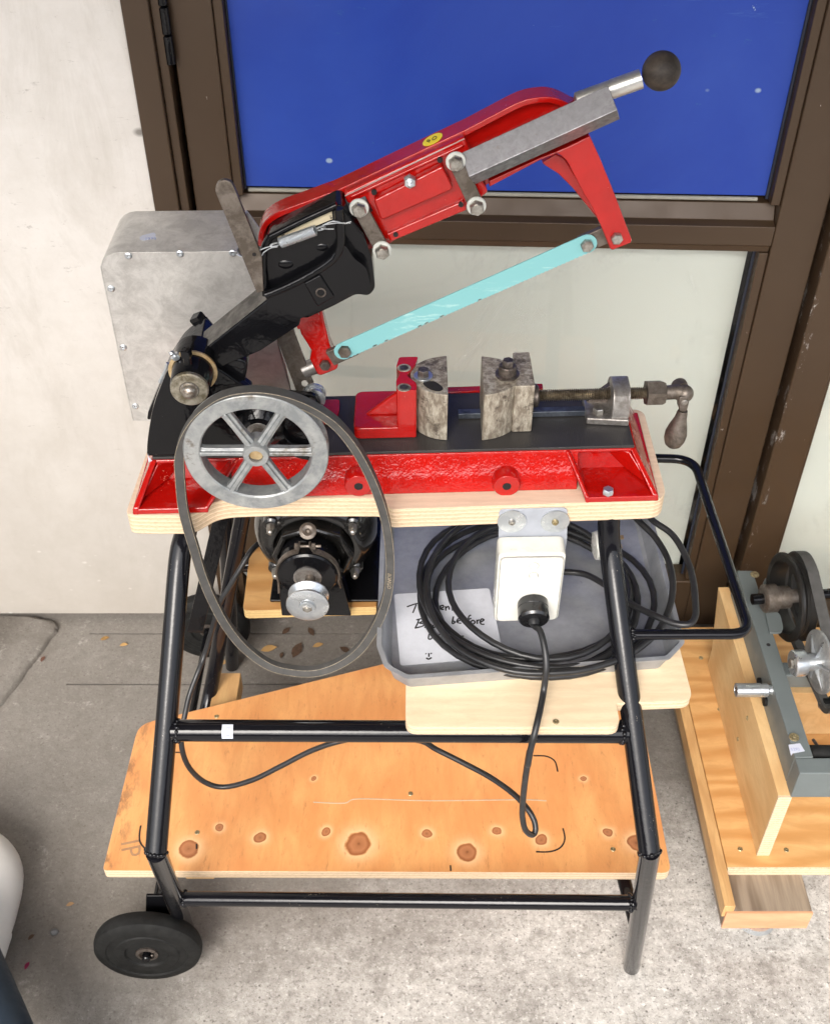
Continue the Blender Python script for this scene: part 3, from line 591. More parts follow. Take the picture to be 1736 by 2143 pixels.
# ---------------------------------------------------------------- tray, note, cable coil, socket
t = thing('baking_tray', 'grey metal baking tray holding the coiled cable', 'tray', (.1, .9, ZT))
zr = .603
rim = fz('P', [(789, 1352), (804, 1394), (850, 1420), (1399, 1379), (1431, 1345)], zr)
bl_, br_ = at(790, 1085, Z=zr), at(1368, 1080, Z=zr)
rimp = [rim[0], rim[1], rim[2], rim[3], rim[4], Vector((rim[4].x - .002, 1.045, zr)), Vector((rim[4].x - .022, 1.062, zr)), Vector((rim[0].x + .02, 1.062, zr)), Vector((rim[0].x, 1.045, zr))]
rimp = [Vector(p) for p in rimp]
cen = sum(rimp, Vector()) / len(rimp)
def inset(pts, d, z):
    out = []
    n = len(pts)
    for i in range(n):
        a, p, b = pts[i - 1], pts[i], pts[(i + 1) % n]
        e1 = (p - a).normalized(); e2 = (b - p).normalized(); n1_ = Vector((-e1.y, e1.x, 0)); n2_ = Vector((-e2.y, e2.x, 0))
        if n1_.dot(cen - p) < 0: n1_ = -n1_
        if n2_.dot(cen - p) < 0: n2_ = -n2_
        bi = (n1_ + n2_).normalized(); out.append(Vector((p.x, p.y, 0)) + bi * d / max(.5, bi.dot(n1_)) + ZU * z)
    return out
def RI(d, z): return round_poly(inset(rimp, d, z), .0035, 3)
mb = MB(); mb.loft([RI(0, zr - .0022), RI(-.0006, zr), RI(.0045, zr + .0002), RI(.0055, zr - .001), RI(.0085, zr - .010), RI(.0115, ZT + .006), RI(.015, ZT + .0016)], caps=False)
mb.add(RI(.015, ZT + .0016), [tuple(range(len(RI(.015, 0))))])
mb.loft([RI(.002, zr - .003), RI(.0045, zr - .004), RI(.011, ZT + .0004)], caps=False)
obj('tray_shell', mb, TRAYM, t, ang=24)
TF = ZT + .0018
card = fz('M', [(75, 235), (1165, 158), (1300, 790), (1210, 965), (150, 1055)], TF)
c2 = fz('M', [(72, 228), (1175, 158), (1340, 950), (145, 1055)], TF)
t = thing('note_card', 'white card note with black marker handwriting in the tray', 'note', c2[3])
mb = MB(); mb.prism(round_poly([p + ZU * .0004 for p in c2], .004, 3), (0, 0, .0006)); obj('card', mb, CARDM, t, smooth=False)
TI = TF + .0012
ST = [[(222, 368), (300, 340), (372, 322)], [(330, 340), (312, 385), (290, 438)], [(378, 372), (366, 412)],
      [(410, 392), (440, 366), (405, 366), (400, 400), (440, 395), (430, 440), (395, 450)], [(480, 310), (462, 415)], [(466, 380), (500, 372), (505, 412)], [(556, 330), (540, 405)], [(520, 352), (575, 345)],
      [(545, 302), (550, 318)], [(612, 350), (600, 392), (590, 400)], [(598, 388), (640, 375), (640, 350), (612, 360), (615, 395), (650, 398)], [(668, 360), (672, 412)], [(672, 385), (700, 362), (712, 400)], [(742, 372), (748, 412)], [(745, 390), (762, 368), (775, 412)],
      [(362, 510), (345, 560), (318, 612)], [(330, 520), (400, 505), (412, 525), (365, 558), (412, 562), (405, 590), (312, 615)], [(440, 570), (428, 612)],
      [(480, 560), (450, 590), (470, 612), (500, 570), (498, 610)], [(560, 520), (545, 600)], [(548, 575), (515, 590), (535, 610), (550, 590)],
      [(585, 580), (640, 560), (620, 540), (592, 570), (610, 605), (680, 590)], [(760, 480), (745, 560), (780, 545), (755, 530)], [(800, 540), (840, 520), (815, 505), (800, 545), (850, 560)],
      [(962, 462), (935, 485), (930, 570)], [(905, 530), (965, 500)], [(985, 520), (960, 545), (985, 568), (1010, 545), (985, 520)], [(1030, 518), (1035, 565)], [(1032, 535), (1060, 515)], [(1075, 545), (1112, 520), (1085, 508), (1068, 540), (1080, 568), (1118, 570)],
      [(480, 680), (470, 735), (500, 740), (525, 700)], [(540, 690), (560, 700), (530, 740)], [(590, 690), (630, 685), (632, 722)], [(850, 700), (850, 748)], [(825, 712), (880, 706)], [(854, 804), (858, 820)], [(975, 822), (988, 832)],
      [(437, 908), (446, 914)], [(495, 905), (510, 910)], [(474, 905), (476, 945)], [(446, 958), (470, 974), (506, 955)]]
for s_ in ST: stroke(fz('M', s_, TI), .00085, INKK, t, 'handwriting', 4)
# coil of extension cable
t = thing('extension_cable', 'coiled black extension cable lying in the baking tray', 'cable', (.12, .9, TF))
cr = .0037; cc = at(*q('G', 812, 515), Z=TF + .01); rr = random.Random(5); path = []
turns = 5; N = turns * 40
for i in range(N + 1):
    a = 2 * math.pi * i / 40 + R(100); k = i / 40
    rad = .124 + .0085 * math.sin(k * 2.1 + 1) - .003 * k + .004 * math.sin(a * 2 + k)
    off = Vector((.010 * math.sin(k * 1.7), .008 * math.cos(k * 2.3), 0))
    z = TF + .006 + .0062 * k * .8 + .003 * math.sin(a * 3 + k * 2)
    path.append(Vector((cc.x, cc.y, 0)) + off + Vector((rad * 1.0 * math.cos(a), rad * .98 * math.sin(a), z)))
e1_ = [('G', 1310, 150, .640), ('G', 1400, 240, .636), ('G', 1462, 350, .632), ('G', 1484, 470, .628), ('G', 1462, 590, .620), ('G', 1400, 700, .612), ('G', 1290, 790, .606), ('G', 1150, 850, .604), ('G', 960, 885, .606)]
e2_ = [('G', 1390, 160, .652), ('G', 1480, 225, .650), ('G', 1545, 330, .646), ('G', 1580, 440, .642), ('G', 1592, 560, .638), ('G', 1590, 620, .636), ('G', 1560, 655, .634), ('G', 1490, 650, .632), ('G', 1390, 610, .628), ('G', 1290, 560, .618), ('G', 1180, 480, .606), ('G', 1070, 418, .600), ('G', 960, 405, .597), ('G', 880, 410, .592)]
def wp(l): return [at(*q(w_, x_, y_), Z=z_) for w_, x_, y_, z_ in l]
mb = MB(); mb.tube(smooth_path(path[::2], 2), cr, 12)
mb.tube(smooth_path([at(1322, 1070, Z=.63)] + wp(e1_) + [at(1060, 1402, Z=.606), at(950, 1350, Z=.603), at(895, 1260, Z=.605), at(905, 1170, Z=.61), at(960, 1105, Z=.61), at(1050, 1078, Z=.61)], 6), cr, 12)
mb.tube(smooth_path([at(1350, 1068, Z=.645)] + wp(e2_), 6), cr, 12)
obj('cable_coil', mb, CABLE, t)
mb = MB(); pc = at(*q('N', 730, 470), Z=TF + .024); pax = Vector((1, .12, .05)).normalized()
mb.lathe(pc, pax, [(.010, -.012), (.0165, -.010), (.0185, -.002), (.0185, .006), (.016, .008)], 28); obj('plug_body', mb, WHITEP, t)
for dz in (-.008, .007):
    mb = MB(); mb.box(pc + pax * .016 + Vector((0, .002, dz)), pax * .009, (0, .003, 0), (0, 0, .0008)); obj('plug_pin', mb, BRASS, t)
# socket outlet hanging from the top board
t = thing('power_outlet', 'white switched power socket hanging from the front of top board', 'power socket', at(1115, 1090, Y=.85))
YO = .846; k0 = .035
def fo(w, p, d): return fm(w, p, d, k0)
mb = MB(); mb.prism(round_poly(fo('G', [(652, 104), (980, 98), (978, 240), (965, 330), (655, 330), (650, 240)], YO), [.006, .006, 0, 0, 0, 0], 4), (0, .0018, 0)); obj('bracket', mb, simple('grey_bracket_paint', (.36, .38, .42), .45, .1), t, bevel=.0003)
for x_, y_ in ((713, 161), (920, 161)):
    c_ = fo('G', [(x_, y_)], YO - .0004)[0]; mb = MB(); mb.lathe(c_, (0, -1, 0), [(.0150, 0), (.0150, .0009), (.0148, .0013), (.003, .0013)], 36); w_ = obj('washer', mb, ZINC, t)
    mb = MB(); mb.lathe(c_, (0, -1, 0), [(.0036, .001), (.0036, .0028), (.0026, .0042), (.0014, .0042), (.0012, .0025)], 16); obj('screw', mb, SCR if x_ > 800 else BOLT, w_)
YF = .817
face = fo('G', [(650, 322), (976, 316), (958, 636), (655, 640)], YF)
bot = face[2].z; face = [face[0], face[1], Vector((face[1].x, face[1].y, bot)), Vector((face[0].x, face[0].y, bot))]
mb = MB(); mb.prism(round_poly(face, .007, 5), (0, .0285, 0)); ob = obj('socket_box', mb, WHITEP, t, bevel=.003, seg=3)
f2 = [p + Vector((0, -.0012, 0)) for p in face]; cF = sum(f2, Vector()) / 4
mb = MB(); mb.prism(round_poly([cF + (p - cF) * .945 - YU * .0003 for p in f2], .0065, 5), (0, .0015, 0)); obj('plate_gap_shade', mb, simple('shadow_gap', (.34, .33, .30), .6), t)  # grey plate paints the shade line round the face plate
mb = MB(); mb.prism(round_poly([cF + (p - cF) * .92 - YU * .0014 for p in f2], .006, 5), (0, .0025, 0)); obj('face_plate', mb, WHITEP, t, bevel=.0008)
for (x_, y_), rz, h in (((820, 376), .0046, .0008), ((818, 422), .0046, .0036)):
    c_ = fo('G', [(x_, y_)], YF - .0027)[0]; mb = MB(); mb.lathe(c_, (0, -1, 0), [(rz, -.001), (rz, h * .5), (rz * .8, h)], 24); obj('switch', mb, WHITEP, t); mb = MB(); mb.lathe(c_, (0, -1, 0), [(rz + .0007, -.001), (rz + .0007, .0002), (rz * .9, .0003)], 24); obj('switch_shade_ring', mb, bpy.data.materials['shadow_gap'], t)  # grey rings paint a shade line round the switches
stroke(fo('G', [(706, 296), (738, 295)], YF - .0002), .0003, simple('pale_scratch', (.6, .56, .48), .6), t, 'scratch')
t = thing('plug_with_cable', 'black round plug and its hanging cable in the white socket', 'plug', fo('G', [(815, 600)], YF - .02)[0])
c_ = fo('G', [(813, 558)], YF - .0025)[0]; pax = Vector((0, -1, -.22)).normalized()
mb = MB(); mb.lathe(c_, pax, [(.0165, -.002), (.0165, .006), (.0160, .0065), (.0165, .007), (.0168, .018), (.0150, .0205), (.003, .021)], 36); obj('plug_body', mb, simple('gloss_black_plastic', (.012, .012, .013), .22, 0, .3, .2, 40, .03), t)
pe = c_ + pax * .0205
mb = MB(); mb.lathe(pe, pax, [(.0062, 0), (.0055, .003), (.004, .006)], 18); obj('cable_boot', mb, CABLE, t)
hp_ = [pe - pax * .002, pe + pax * .006] + [at(*q('G', x_, y_), Y=d_) for x_, y_, d_ in ((850, 690, .782), (872, 780, .765), (878, 870, .752), (865, 980, .740), (845, 1080, .714), (822, 1180, .696), (802, 1260, .689), (790, 1330, .687))] \
    + [at(*q('J', x_, y_), Y=d_) for x_, y_, d_ in ((690, 545, .692), (668, 680, .698), (655, 800, .704), (652, 890, .708), (668, 960, .712), (702, 988, .718), (722, 962, .724), (712, 905, .733), (672, 840, .745), (600, 765, .765), (480, 680, .79), (350, 610, .81), (200, 535, .83), (80, 480, .85))] \
    + [at(*q('I', x_, y_), Y=d_) for x_, y_, d_ in ((1450, 475, .86), (1320, 495, .86), (1180, 545, .86), (1030, 622, .855), (880, 695, .85), (730, 732, .85), (625, 705, .85), (545, 630, .85), (508, 540, .855), (502, 440, .865), (520, 350, .88), (545, 240, .90), (590, 120, .92), (635, 0, .94))] \
    + [at(*q('O', x_, y_), Y=d_) for x_, y_, d_ in ((60, 800, .95), (140, 660, .955), (240, 490, .965), (330, 340, .98), (420, 250, 1.0))]
mb = MB(); mb.tube(smooth_path(hp_, 5), .0035, 12); obj('cable', mb, CABLE, t)

# ---------------------------------------------------------------- motor
c0 = at(657, 1162, Y=.925); mz = .622
c0 = Vector((c0.x, .925, mz)); mx_ = c0.x
t = thing('electric_motor', 'black electric motor with small zinc pulley under the top board', 'motor', (mx_, 1.0, ZMB))
mb = MB(); mb.lathe(c0, (0, -1, 0), [(.069, -.17), (.071, -.15), (.071, -.05), (.0722, -.049), (.0722, -.036), (.0705, -.030), (.066, -.018), (.059, -.008), (.052, -.003), (.047, -.0025), (.045, -.006), (.043, -.016), (.030, -.018)], 56); obj('motor_body', mb, MOTB, t)
for a_ in (38, 142, 218, 322):
    cb = c0 + Vector((.059 * math.cos(R(a_)), -.000, .057 * math.sin(R(a_)))); mb = MB()
    mb.ngon(cb, (0, -1, 0), .0052, -.004, .005); mb.sphere(cb + Vector((0, -.006, 0)), .004, 14, 8); obj('acorn_nut', mb, BOLT, t)
    mb = MB(); mb.lathe(cb, (0, -1, 0), [(.010, -.014), (.0095, -.006), (.007, -.004)], 20); obj('nut_boss', mb, MOTB, t)
mb = MB(); mb.lathe(c0 + Vector((0, 0, .0)), (0, -1, 0), [(.047, -.012), (.047, .010), (.044, .012), (.040, .012), (.038, .0)], 8); obj('end_cover', mb, MOTB, t, bevel=.002)
cs = Vector((mx_ - .004, .905, mz - .001))
mb = MB(); mb.lathe(cs, (0, -1, 0), [(.0335, -.01), (.0335, .020), (.0315, .022), (.012, .0225)], 44)
obj('bearing_collar', mb, BLK, t)
mb = MB(); zz0 = ZMB + .0012
pp = [cs + Vector((x, -.012, z)) for x, z in ((-.0355, -.004), (.0355, -.004), (.046, zz0 - cs.z), (-.036, zz0 - cs.z))]
mb.prism(pp, (0, .024, 0)); mb.prism([Vector((mx_ - .056, .915, zz0)), Vector((mx_ + .10, .915, zz0)), Vector((mx_ + .10, 1.08, zz0)), Vector((mx_ - .056, 1.08, zz0))], (0, 0, .004)); obj('cradle_foot', mb, BLK, t, bevel=.0015)
mb = MB(); arc = [cs + Vector((.0352 * math.cos(a_), -.016, .0352 * math.sin(a_))) for a_ in [R(-15 + i * 5) for i in range(19)]]
arc2 = [cs + Vector((.0352 * math.cos(a_), -.016, .0352 * math.sin(a_))) for a_ in [R(105 + i * 5) for i in range(19)]]
mb.ribbon([arc[0] + Vector((.002, 0, -.012))] + arc + [cs + Vector((.0045, -.016, .046))], (0, .004, 0), .0011); mb.ribbon([cs + Vector((-.0065, -.016, .046))] + arc2 + [arc2[-1] + Vector((-.001, 0, -.02))], (0, .004, 0), .0011)
obj('strap', mb, SDARK, t)
mb = MB(); mb.tube([cs + Vector((-.012, -.016, .042)), cs + Vector((.017, -.016, .042))], .0018, 10); mb.ngon(cs + Vector((.009, -.016, .042)), (1, 0, 0), .004, -.002, .002); mb.ngon(cs + Vector((-.009, -.016, .042)), (1, 0, 0), .004, -.003, .001); obj('clamp_screw', mb, SDARK, t)
mb = MB(); kb = Vector((mx_ - .001, .898, mz + .055)); mb.lathe(kb, (0, -.6, .8), [(.006, -.012), (.006, 0), (.0095, .0005), (.0095, .003), (.006, .0045), (.003, .003), (.0015, .0)], 26); obj('oil_cap', mb, SDARK, t)
mb = MB(); mb.lathe(cs, (0, -1, 0), [(.016, .020), (.016, .024), (.013, .0245), (.013, .023), (.006, .023)], 30); obj('shaft_bearing', mb, STEEL, t)
sp_ = at(*q('O', 823, 815), Y=.838); sp_ = Vector((sp_.x, .838, sp_.z))
mb = MB(); mb.tube([Vector((sp_.x, .93, sp_.z)), sp_], .0058, 16); obj('shaft', mb, SDARK, t)
pr_ = .0235
mb = MB(); mb.lathe(sp_, (0, -1, 0), [(.009, -.026), (.010, -.020), (.0215, -.019), (.0225, -.018), (.0225, -.0165), (.0165, -.010), (.0165, -.009), (pr_, -.0035), (pr_, -.001), (.0215, 0), (.0095, .0005), (.0085, .002), (.0085, .003), (.006, .0032)], 48); pu = obj('pulley', mb, ZINC, t)
mb = MB(); mb.ngon(sp_, (0, -1, 0), .0056, .001, .0048); mb.lathe(sp_, (0, -1, 0), [(.003, .0045), (.003, .0056), (.0022, .006)], 14); obj('pulley_nut', mb, BOLT, pu)
# grey flex by the door
mb = MB(); mb.tube(smooth_path([at(*q('O', x_, y_), Y=1.30) for x_, y_ in ((215, 20), (228, 200), (245, 400), (268, 480), (310, 540), (360, 570))], 5), .0032, 10)
tag(obj('flex', mb, CABLEG), 'thin grey flex hanging beside the brown door behind motor', 'cable')

# ---------------------------------------------------------------- big pulley and slack belt
PC = at(*q('F', 831, 607), Y=.824, k=KM); PR = 418 * .36166 / FP * (PC.y * cT - (PC.z - CH) * sT)
SAW = thing('power_hacksaw', 'red and black power hacksaw bolted on the trolley top board', 'power hacksaw', (0, .93, ZP))
def S_(name, mb, mat, par=None, **k): return obj(name, mb, mat, par or SAW, **k)
pul = bpy.data.objects.new('drive_pulley', None); COL.objects.link(pul); pul.location = PC; pul.parent = SAW; pul.matrix_parent_inverse = abs_mat(SAW).inverted(); pul.empty_display_size = .05
mb = MB(); mb.lathe(PC, -VM, [(PR * .765, -.0175), (PR * .97, -.0175), (PR, -.0165), (PR, -.0145), (PR * .90, -.009), (PR * .90, -.0075), (PR, -.003), (PR, -.001), (PR * .985, 0), (PR * .785, .0), (PR * .765, -.0015), (PR * .765, -.0175)], 96, caps=False)
S_('rim', mb, CASTAL, pul, ang=28)
mb = MB(); mb.lathe(PC, -VM, [(.0, -.02), (.0125, -.02), (.0125, .0015), (.0115, .003), (.0068, .003), (.0066, .0), (.0066, -.01), (.0, -.0101)], 40); S_('hub', mb, CASTAL, pul)
mb = MB(); mb.lathe(PC, -VM, [(.0064, -.02), (.0064, .0005), (.0055, .0008)], 20); S_('bore', mb, BRASS, pul)
for i in range(6):
    a_ = R(i * 60 - 2); dr = UM * math.cos(a_) + ZU * math.sin(a_); pe_ = UM * -math.sin(a_) + ZU * math.cos(a_); o0 = PC + VM * .005
    mb = MB(); r0, r1 = .0115, PR * .775
    mb.loft([[o0 + dr * r + pe_ * (s1 * w_) + VM * h_ for s1, w_, h_ in ((-1, w1, .005), (1, w1, .005), (1, w1, -.001), (1, .0022, -.002), (1, .0018, -.0046), (-1, .0018, -.0046), (-1, .0022, -.002), (-1, w1, -.001))] for r, w1 in ((r0, .0050), ((r0 + r1) / 2, .0046), (r1 - .005, .0048), (r1, .0062))])
    S_('spoke', mb, CASTAL, pul, bevel=.0006)
text_obj('BEC', .0085, PC + UM * .017 - ZU * (PR * .93) - VM * .0, (1, .04, .32), (-.32, 0, 1), CASTAL, pul, 'cast_letters', .0005)
bo = [(368, 600), (370, 700), (386, 880), (415, 1010), (452, 1130), (500, 1290), (562, 1440), (645, 1590), (755, 1722), (900, 1825), (1050, 1862), (1190, 1862), (1330, 1812), (1450, 1722), (1545, 1580), (1603, 1430), (1625, 1270), (1618, 1100), (1592, 950), (1545, 800), (1475, 645), (1395, 515), (1300, 408), (1180, 325), (1050, 267), (910, 233), (780, 228), (650, 253), (545, 312), (458, 395), (400, 490)]
BD = .826
pth = smooth_path([at(*q('F', x_, y_), Y=BD + .004, k=KM) for x_, y_ in bo], 5, True)
cen_ = sum(pth, Vector()) / len(pth)
def belt(hw, off0, off1):
    secs = []; n = len(pth)
    for i in range(n):
        tt_ = (pth[(i + 1) % n] - pth[i - 1]).normalized(); nr = tt_.cross(VM).normalized()
        if nr.dot(pth[i] - cen_) < 0: nr = -nr
        o_ = pth[i] + nr * .0007
        secs.append([o_ - VM * hw + nr * off0, o_ + VM * hw + nr * off0, o_ + VM * hw * .62 + nr * off1, o_ - VM * hw * .62 + nr * off1])
    return MB().loft(secs, loop=True)
t = thing('drive_belt', 'slack black rubber drive belt looped over the spoked pulley', 'belt', cen_)
bm_ = belt(.0062, 0, -.0085); ob = obj('belt_band', bm_, BELT, t, ang=50)
ob.modifiers.new('b', 'BEVEL').width = .0006
fr1 = MB(); fpts = []
for i in range(len(pth)):
    tt_ = (pth[(i + 1) % len(pth)] - pth[i - 1]).normalized(); nr = tt_.cross(VM).normalized(); nr = nr if nr.dot(pth[i] - cen_) > 0 else -nr; fpts.append(pth[i] + nr * .0005 - VM * .0063)
fr1.tube(fpts, .00028, 5, loop=True); fpts2 = []
for i in range(len(pth)):
    tt_ = (pth[(i + 1) % len(pth)] - pth[i - 1]).normalized(); nr = tt_.cross(VM).normalized(); nr = nr if nr.dot(pth[i] - cen_) > 0 else -nr; fpts2.append(pth[i] - nr * .0078 - VM * .0040)
fr1.tube(fpts2, .00026, 5, loop=True); obj('frayed_edge', fr1, FRAY, t)
def belt_text(s_, i0, size):
    a = pth[i0]; tt_ = (pth[i0 + 3] - pth[i0 - 3]).normalized(); nr = tt_.cross(VM).normalized(); nr = nr if nr.dot(a - cen_) > 0 else -nr
    fn = (-VM * .93 - nr * .36).normalized()
    xd_ = tt_ if tt_.z < 0 else -tt_; yd_ = fn.cross(xd_)
    return text_obj(s_, size, a - nr * .0062 - VM * .0051 + fn * .0001, xd_, yd_, FRAY, t, 'lettering', .0002)
iB = min(range(5, len(pth) - 5), key=lambda i: (proj(pth[i])[1] - 1190) ** 2 + (proj(pth[i])[0] - 815) ** 2); belt_text('BONGO', iB, .0062)

# ---------------------------------------------------------------- saw base
ZTB = .800
xl_t, xr_t = at(312, 966, Z=ZTB).x, at(1333, 941, Z=ZTB).x
xl_b, xr_b = at(283, 1066, Z=ZP).x, at(1374, 1042, Z=ZP).x
xa, xb = at(436, 1066, Z=ZP + .005).x, at(1224, 1045, Z=ZP + .005).x
xa2, xb2 = at(500, 965, Z=ZTB).x, at(1188, 945, Z=ZTB).x
dF = .8845; dK = .986; z0 = ZP + .0006; zt = ZTB - .0035
def pr2(x, dtop, dbot, dback=dK): return [ml(x, dtop, zt), ml(x, dtop - .0005, zt - .003), ml(x, (dtop + dbot) / 2 - .001, (zt + z0) / 2), ml(x, dbot, z0 + .002), ml(x, dbot, z0), ml(x, dback + .004, z0), ml(x, dback, zt)]
mb = MB(); n_ = 26
mb.loft([pr2(xa2 - .01 + (xb2 + .012 - xa2 + .01) * i / n_, dF, .8675) for i in range(n_ + 1)]); S_('base_casting', mb, REDR, bevel=.0012)
# flared feet with pockets
for (xt0, xt1, xb0, xb1, sg) in ((xl_t, xa2, xl_b, xa, -1), (xb2 - .002, xr_t, xb, xr_b, 1)):
    mb = MB(); dft = .8455
    outT, outB = (xt1, xb1) if sg > 0 else (xt0, xb0); inT, inB = (xt0, xb0) if sg > 0 else (xt1, xb1)
    # back wall (recessed), pad, outer rib, inner rib
    mb.prism([ml(xt0, .897, zt), ml(xt1, .897, zt), ml(xb1, .893, z0), ml(xb0, .893, z0)], VM * .09)
    mb.prism([ml(xb0, dft, z0), ml(xb1, dft, z0), ml(xb1, .99, z0), ml(xb0, .99, z0)], (0, 0, .0075))
    mb.prism([ml(xt0, dF, zt), ml(xt1, dF, zt), ml(xt1, .90, zt), ml(xt0, .90, zt)], (0, 0, -.0045))
    ro = [ml(outT, dF - .0003, zt), ml(outT, .985, zt), ml(outB + sg * .0005, .990, z0), ml(outB + sg * .0005, dft - .0004, z0), ml(outB, dft, z0 + .008)]
    mb.prism(ro, (-sg * .0065, 0, 0))
    ri = [ml(inT, dF - .0003, zt), ml(inT, .91, zt), ml(inB, .91, z0), ml(inB, dft - .0003, z0), ml(inB, dft, z0 + .007)]
    mb.prism(ri, (sg * .005, 0, 0))
    mb.add([ml(outT - sg * .006, dF, zt - .004), ml(outT - sg * .035, .8975, zt - .004), ml(outB - sg * .03, .8935, z0 + .008), ml(outB - sg * .006, dft + .01, z0 + .008), ml(outT - sg * .002, .9, zt - .003), ml(outB, .9, z0 + .008)], [(0, 1, 2, 3), (0, 4, 1), (3, 2, 5), (0, 3, 5, 4), (1, 4, 5, 2)])
    S_('foot', mb, RED, bevel=.002, seg=3, ang=50)
c_ = at(1271, 1032, Z=z0 + .008)
mb = MB(); mb.ngon(c_, ZU, .0058, -.0002, .0058, 6, .4); S_('bolt', mb, ZINC)
for px_, py_ in ((750, 1018), (1060, 1018)):
    c_ = at(px_, py_, Y=.862, k=KM); hole = MB()
    mb = MB(); mb.lathe(c_, -VM, [(.0150, -.014), (.0142, -.002), (.0130, .0), (.0046, .0)], 36); S_('lug', mb, RED, bevel=.0006)
    hole.lathe(c_, -VM, [(.0044, -.006), (.0045, .0004), (.004, .0005)], 24); S_('lug_hole', hole, HOLE)
# machined table
bkl, bkr = ml(at(640, 850, Z=ZTB).x - .30, dK - .004, ZTB), ml(at(1314, 815, Z=ZTB).x, dK, ZTB)
tp = [ml(xl_t + .002, dF + .0008, ZTB), ml(xr_t - .002, dF + .0008, ZTB), ml(xr_t - .003, dK - .001, ZTB), ml(xl_t + .002, dK - .001, ZTB)]
mb = MB(); mb.prism(tp, (0, 0, -.0034)); S_('table', mb, TABLE, bevel=.0006)
rp_ = fz('P', [(668, 842), (711, 841), (711, 862), (706, 880), (696, 885), (640, 900)], ZTB + .0005)
mb = MB(); mb.prism(round_poly(rp_, [0, .003, .004, .006, .003, 0], 3), (0, 0, .004)); S_('cast_pad', mb, RED, bevel=.0012)
mb = MB(); ra, rb = at(925, 821, Z=ZTB + .001), at(1136, 813, Z=ZTB + .001); mb.prism([ra, rb, rb + Vector((0, .01, 0)), ra + Vector((0, .01, 0))], (0, 0, -.02)); S_('rear_rail', mb, RED, bevel=.001)
# fixed jaw bracket
zs = ZTB + .0145; d0 = .9065
x0_, x1_ = at(739, 905, Y=d0, k=KM).x, at(871, 905, Y=d0, k=KM).x
fp = [ml(x0_ , d0, ZTB + .0002), ml(x1_, d0, ZTB + .0002), ml(x1_ - .001, d0 + .066, ZTB + .0002), ml(x0_, d0 + .066, ZTB + .0002)]
VB = bpy.data.objects.new('fixed_jaw_bracket', None); COL.objects.link(VB); VB.location = fp[0]; VB.parent = SAW; VB.matrix_parent_inverse = abs_mat(SAW).inverted(); VB.empty_display_size = .03
mb = MB(); mb.prism(round_poly(fp, [.009, 0, 0, .009], 5), (0, 0, .0143)); S_('bracket_base', mb, RED, VB, bevel=.0018, seg=3)
xu0 = at(829, 820, Y=d0, k=KM).x; zu = .8605
up = [ml(xu0, d0 - .0003, ZTB + .01), ml(x1_ + .0003, d0 - .0003, ZTB + .01), ml(x1_ + .0003, d0 + .0125, ZTB + .01), ml(xu0 + .010, d0 + .027, ZTB + .01), ml(x1_ - .001, d0 + .046, ZTB + .01), ml(x1_ + .002, d0 + .0605, ZTB + .01), ml(xu0 + .002, d0 + .0605, ZTB + .01), ml(xu0 - .0008, d0 + .043, ZTB + .01), ml(xu0 + .0035, d0 + .030, ZTB + .01), ml(xu0 - .0005, d0 + .018, ZTB + .01)]
mb = MB(); mb.prism(round_poly(up, .003, 3), (0, 0, zu - ZTB - .01)); S_('bracket_post', mb, RED, VB, bevel=.0014, seg=3)
mb = MB(); mb.prism([ml(xu0 - .034, d0 + .022, zs - .001), ml(xu0 + .004, d0 + .022, zs - .001), ml(xu0 + .004, d0 + .022, ZTB + .045)], VM * .007)
S_('rib', mb, RED, VB, bevel=.003, seg=3)
for px_, py_ in ((845, 811), (845, 770)):
    c_ = at(px_, py_, Z=zu + .0001)
    mb = MB(); mb.lathe(c_, ZU, [(.0072, 0), (.0068, .0004), (.0048, .0004), (.0042, -.004)], 24); rg = S_('bare_rim', mb, JAW, VB); mb = MB(); mb.lathe(c_, ZU, [(.0046, -.001), (.0045, .0006)], 20); S_('bolt_hole', mb, BOLTD, VB)
# half round jaws
zj = .8575
def jaw(name, top, mat, zt_=zj, bev=.0008):
    mb = MB(); mb.prism([Vector((p.x, p.y, ZTB + .0003)) for p in top], (0, 0, zt_ - ZTB - .0003)); return S_(name, mb, mat, bevel=bev)
j1 = fz('D', [(1272, 374), (1283, 718)], zj) + smooth_path(fz('D', [(1283, 718), (1195, 708), (1105, 685), (1025, 640), (972, 585), (957, 535), (975, 480), (1030, 435), (1120, 398), (1200, 382), (1272, 374)], zj), 3)[1:-1]
J1 = jaw('fixed_jaw', j1, JAW)
sl = smooth_path(fz('D', [(1065, 615), (1110, 600), (1165, 600), (1215, 630), (1240, 660), (1215, 682), (1165, 680), (1105, 655)], zj + .0002), 3, True)
mb = MB(); mb.prism(sl, (0, 0, .0003)); S_('slot', mb, HOLE, J1)
c_ = fz('D', [(1067, 556)], zj + .0006)[0]; mb = MB(); mb.lathe(c_, ZU, [(.0098, 0), (.0098, .0014), (.0094, .0018), (.004, .0018)], 36); wz = S_('washer', mb, ZINC, J1)
mb = MB(); mb.ngon(c_ + ZU * .0018, ZU, .0062, 0, .0072, 6, .5); S_('bolt', mb, BOLTD, J1)
j2 = fz('E', [(665, 85), (677, 268)], zj) + smooth_path(fz('E', [(677, 268), (740, 258), (795, 238), (835, 208), (842, 172), (820, 140), (785, 112), (735, 95), (665, 85)], zj), 3)[1:-1]
J2 = jaw('moving_jaw', j2, JAW)
dd_ = .912; xj0 = at(*q('E', 812, 330), Y=dd_, k=KM).x; xj1 = at(*q('E', 905, 330), Y=dd_, k=KM).x
jb = [ml(xj0, dd_, zj), ml(xj1, dd_, zj), ml(xj1 - .001, dd_ + .062, zj), ml(xj0 + .002, dd_ + .062, zj)]
jaw('jaw_carrier', jb, JAW, zj + .0012, .0015)
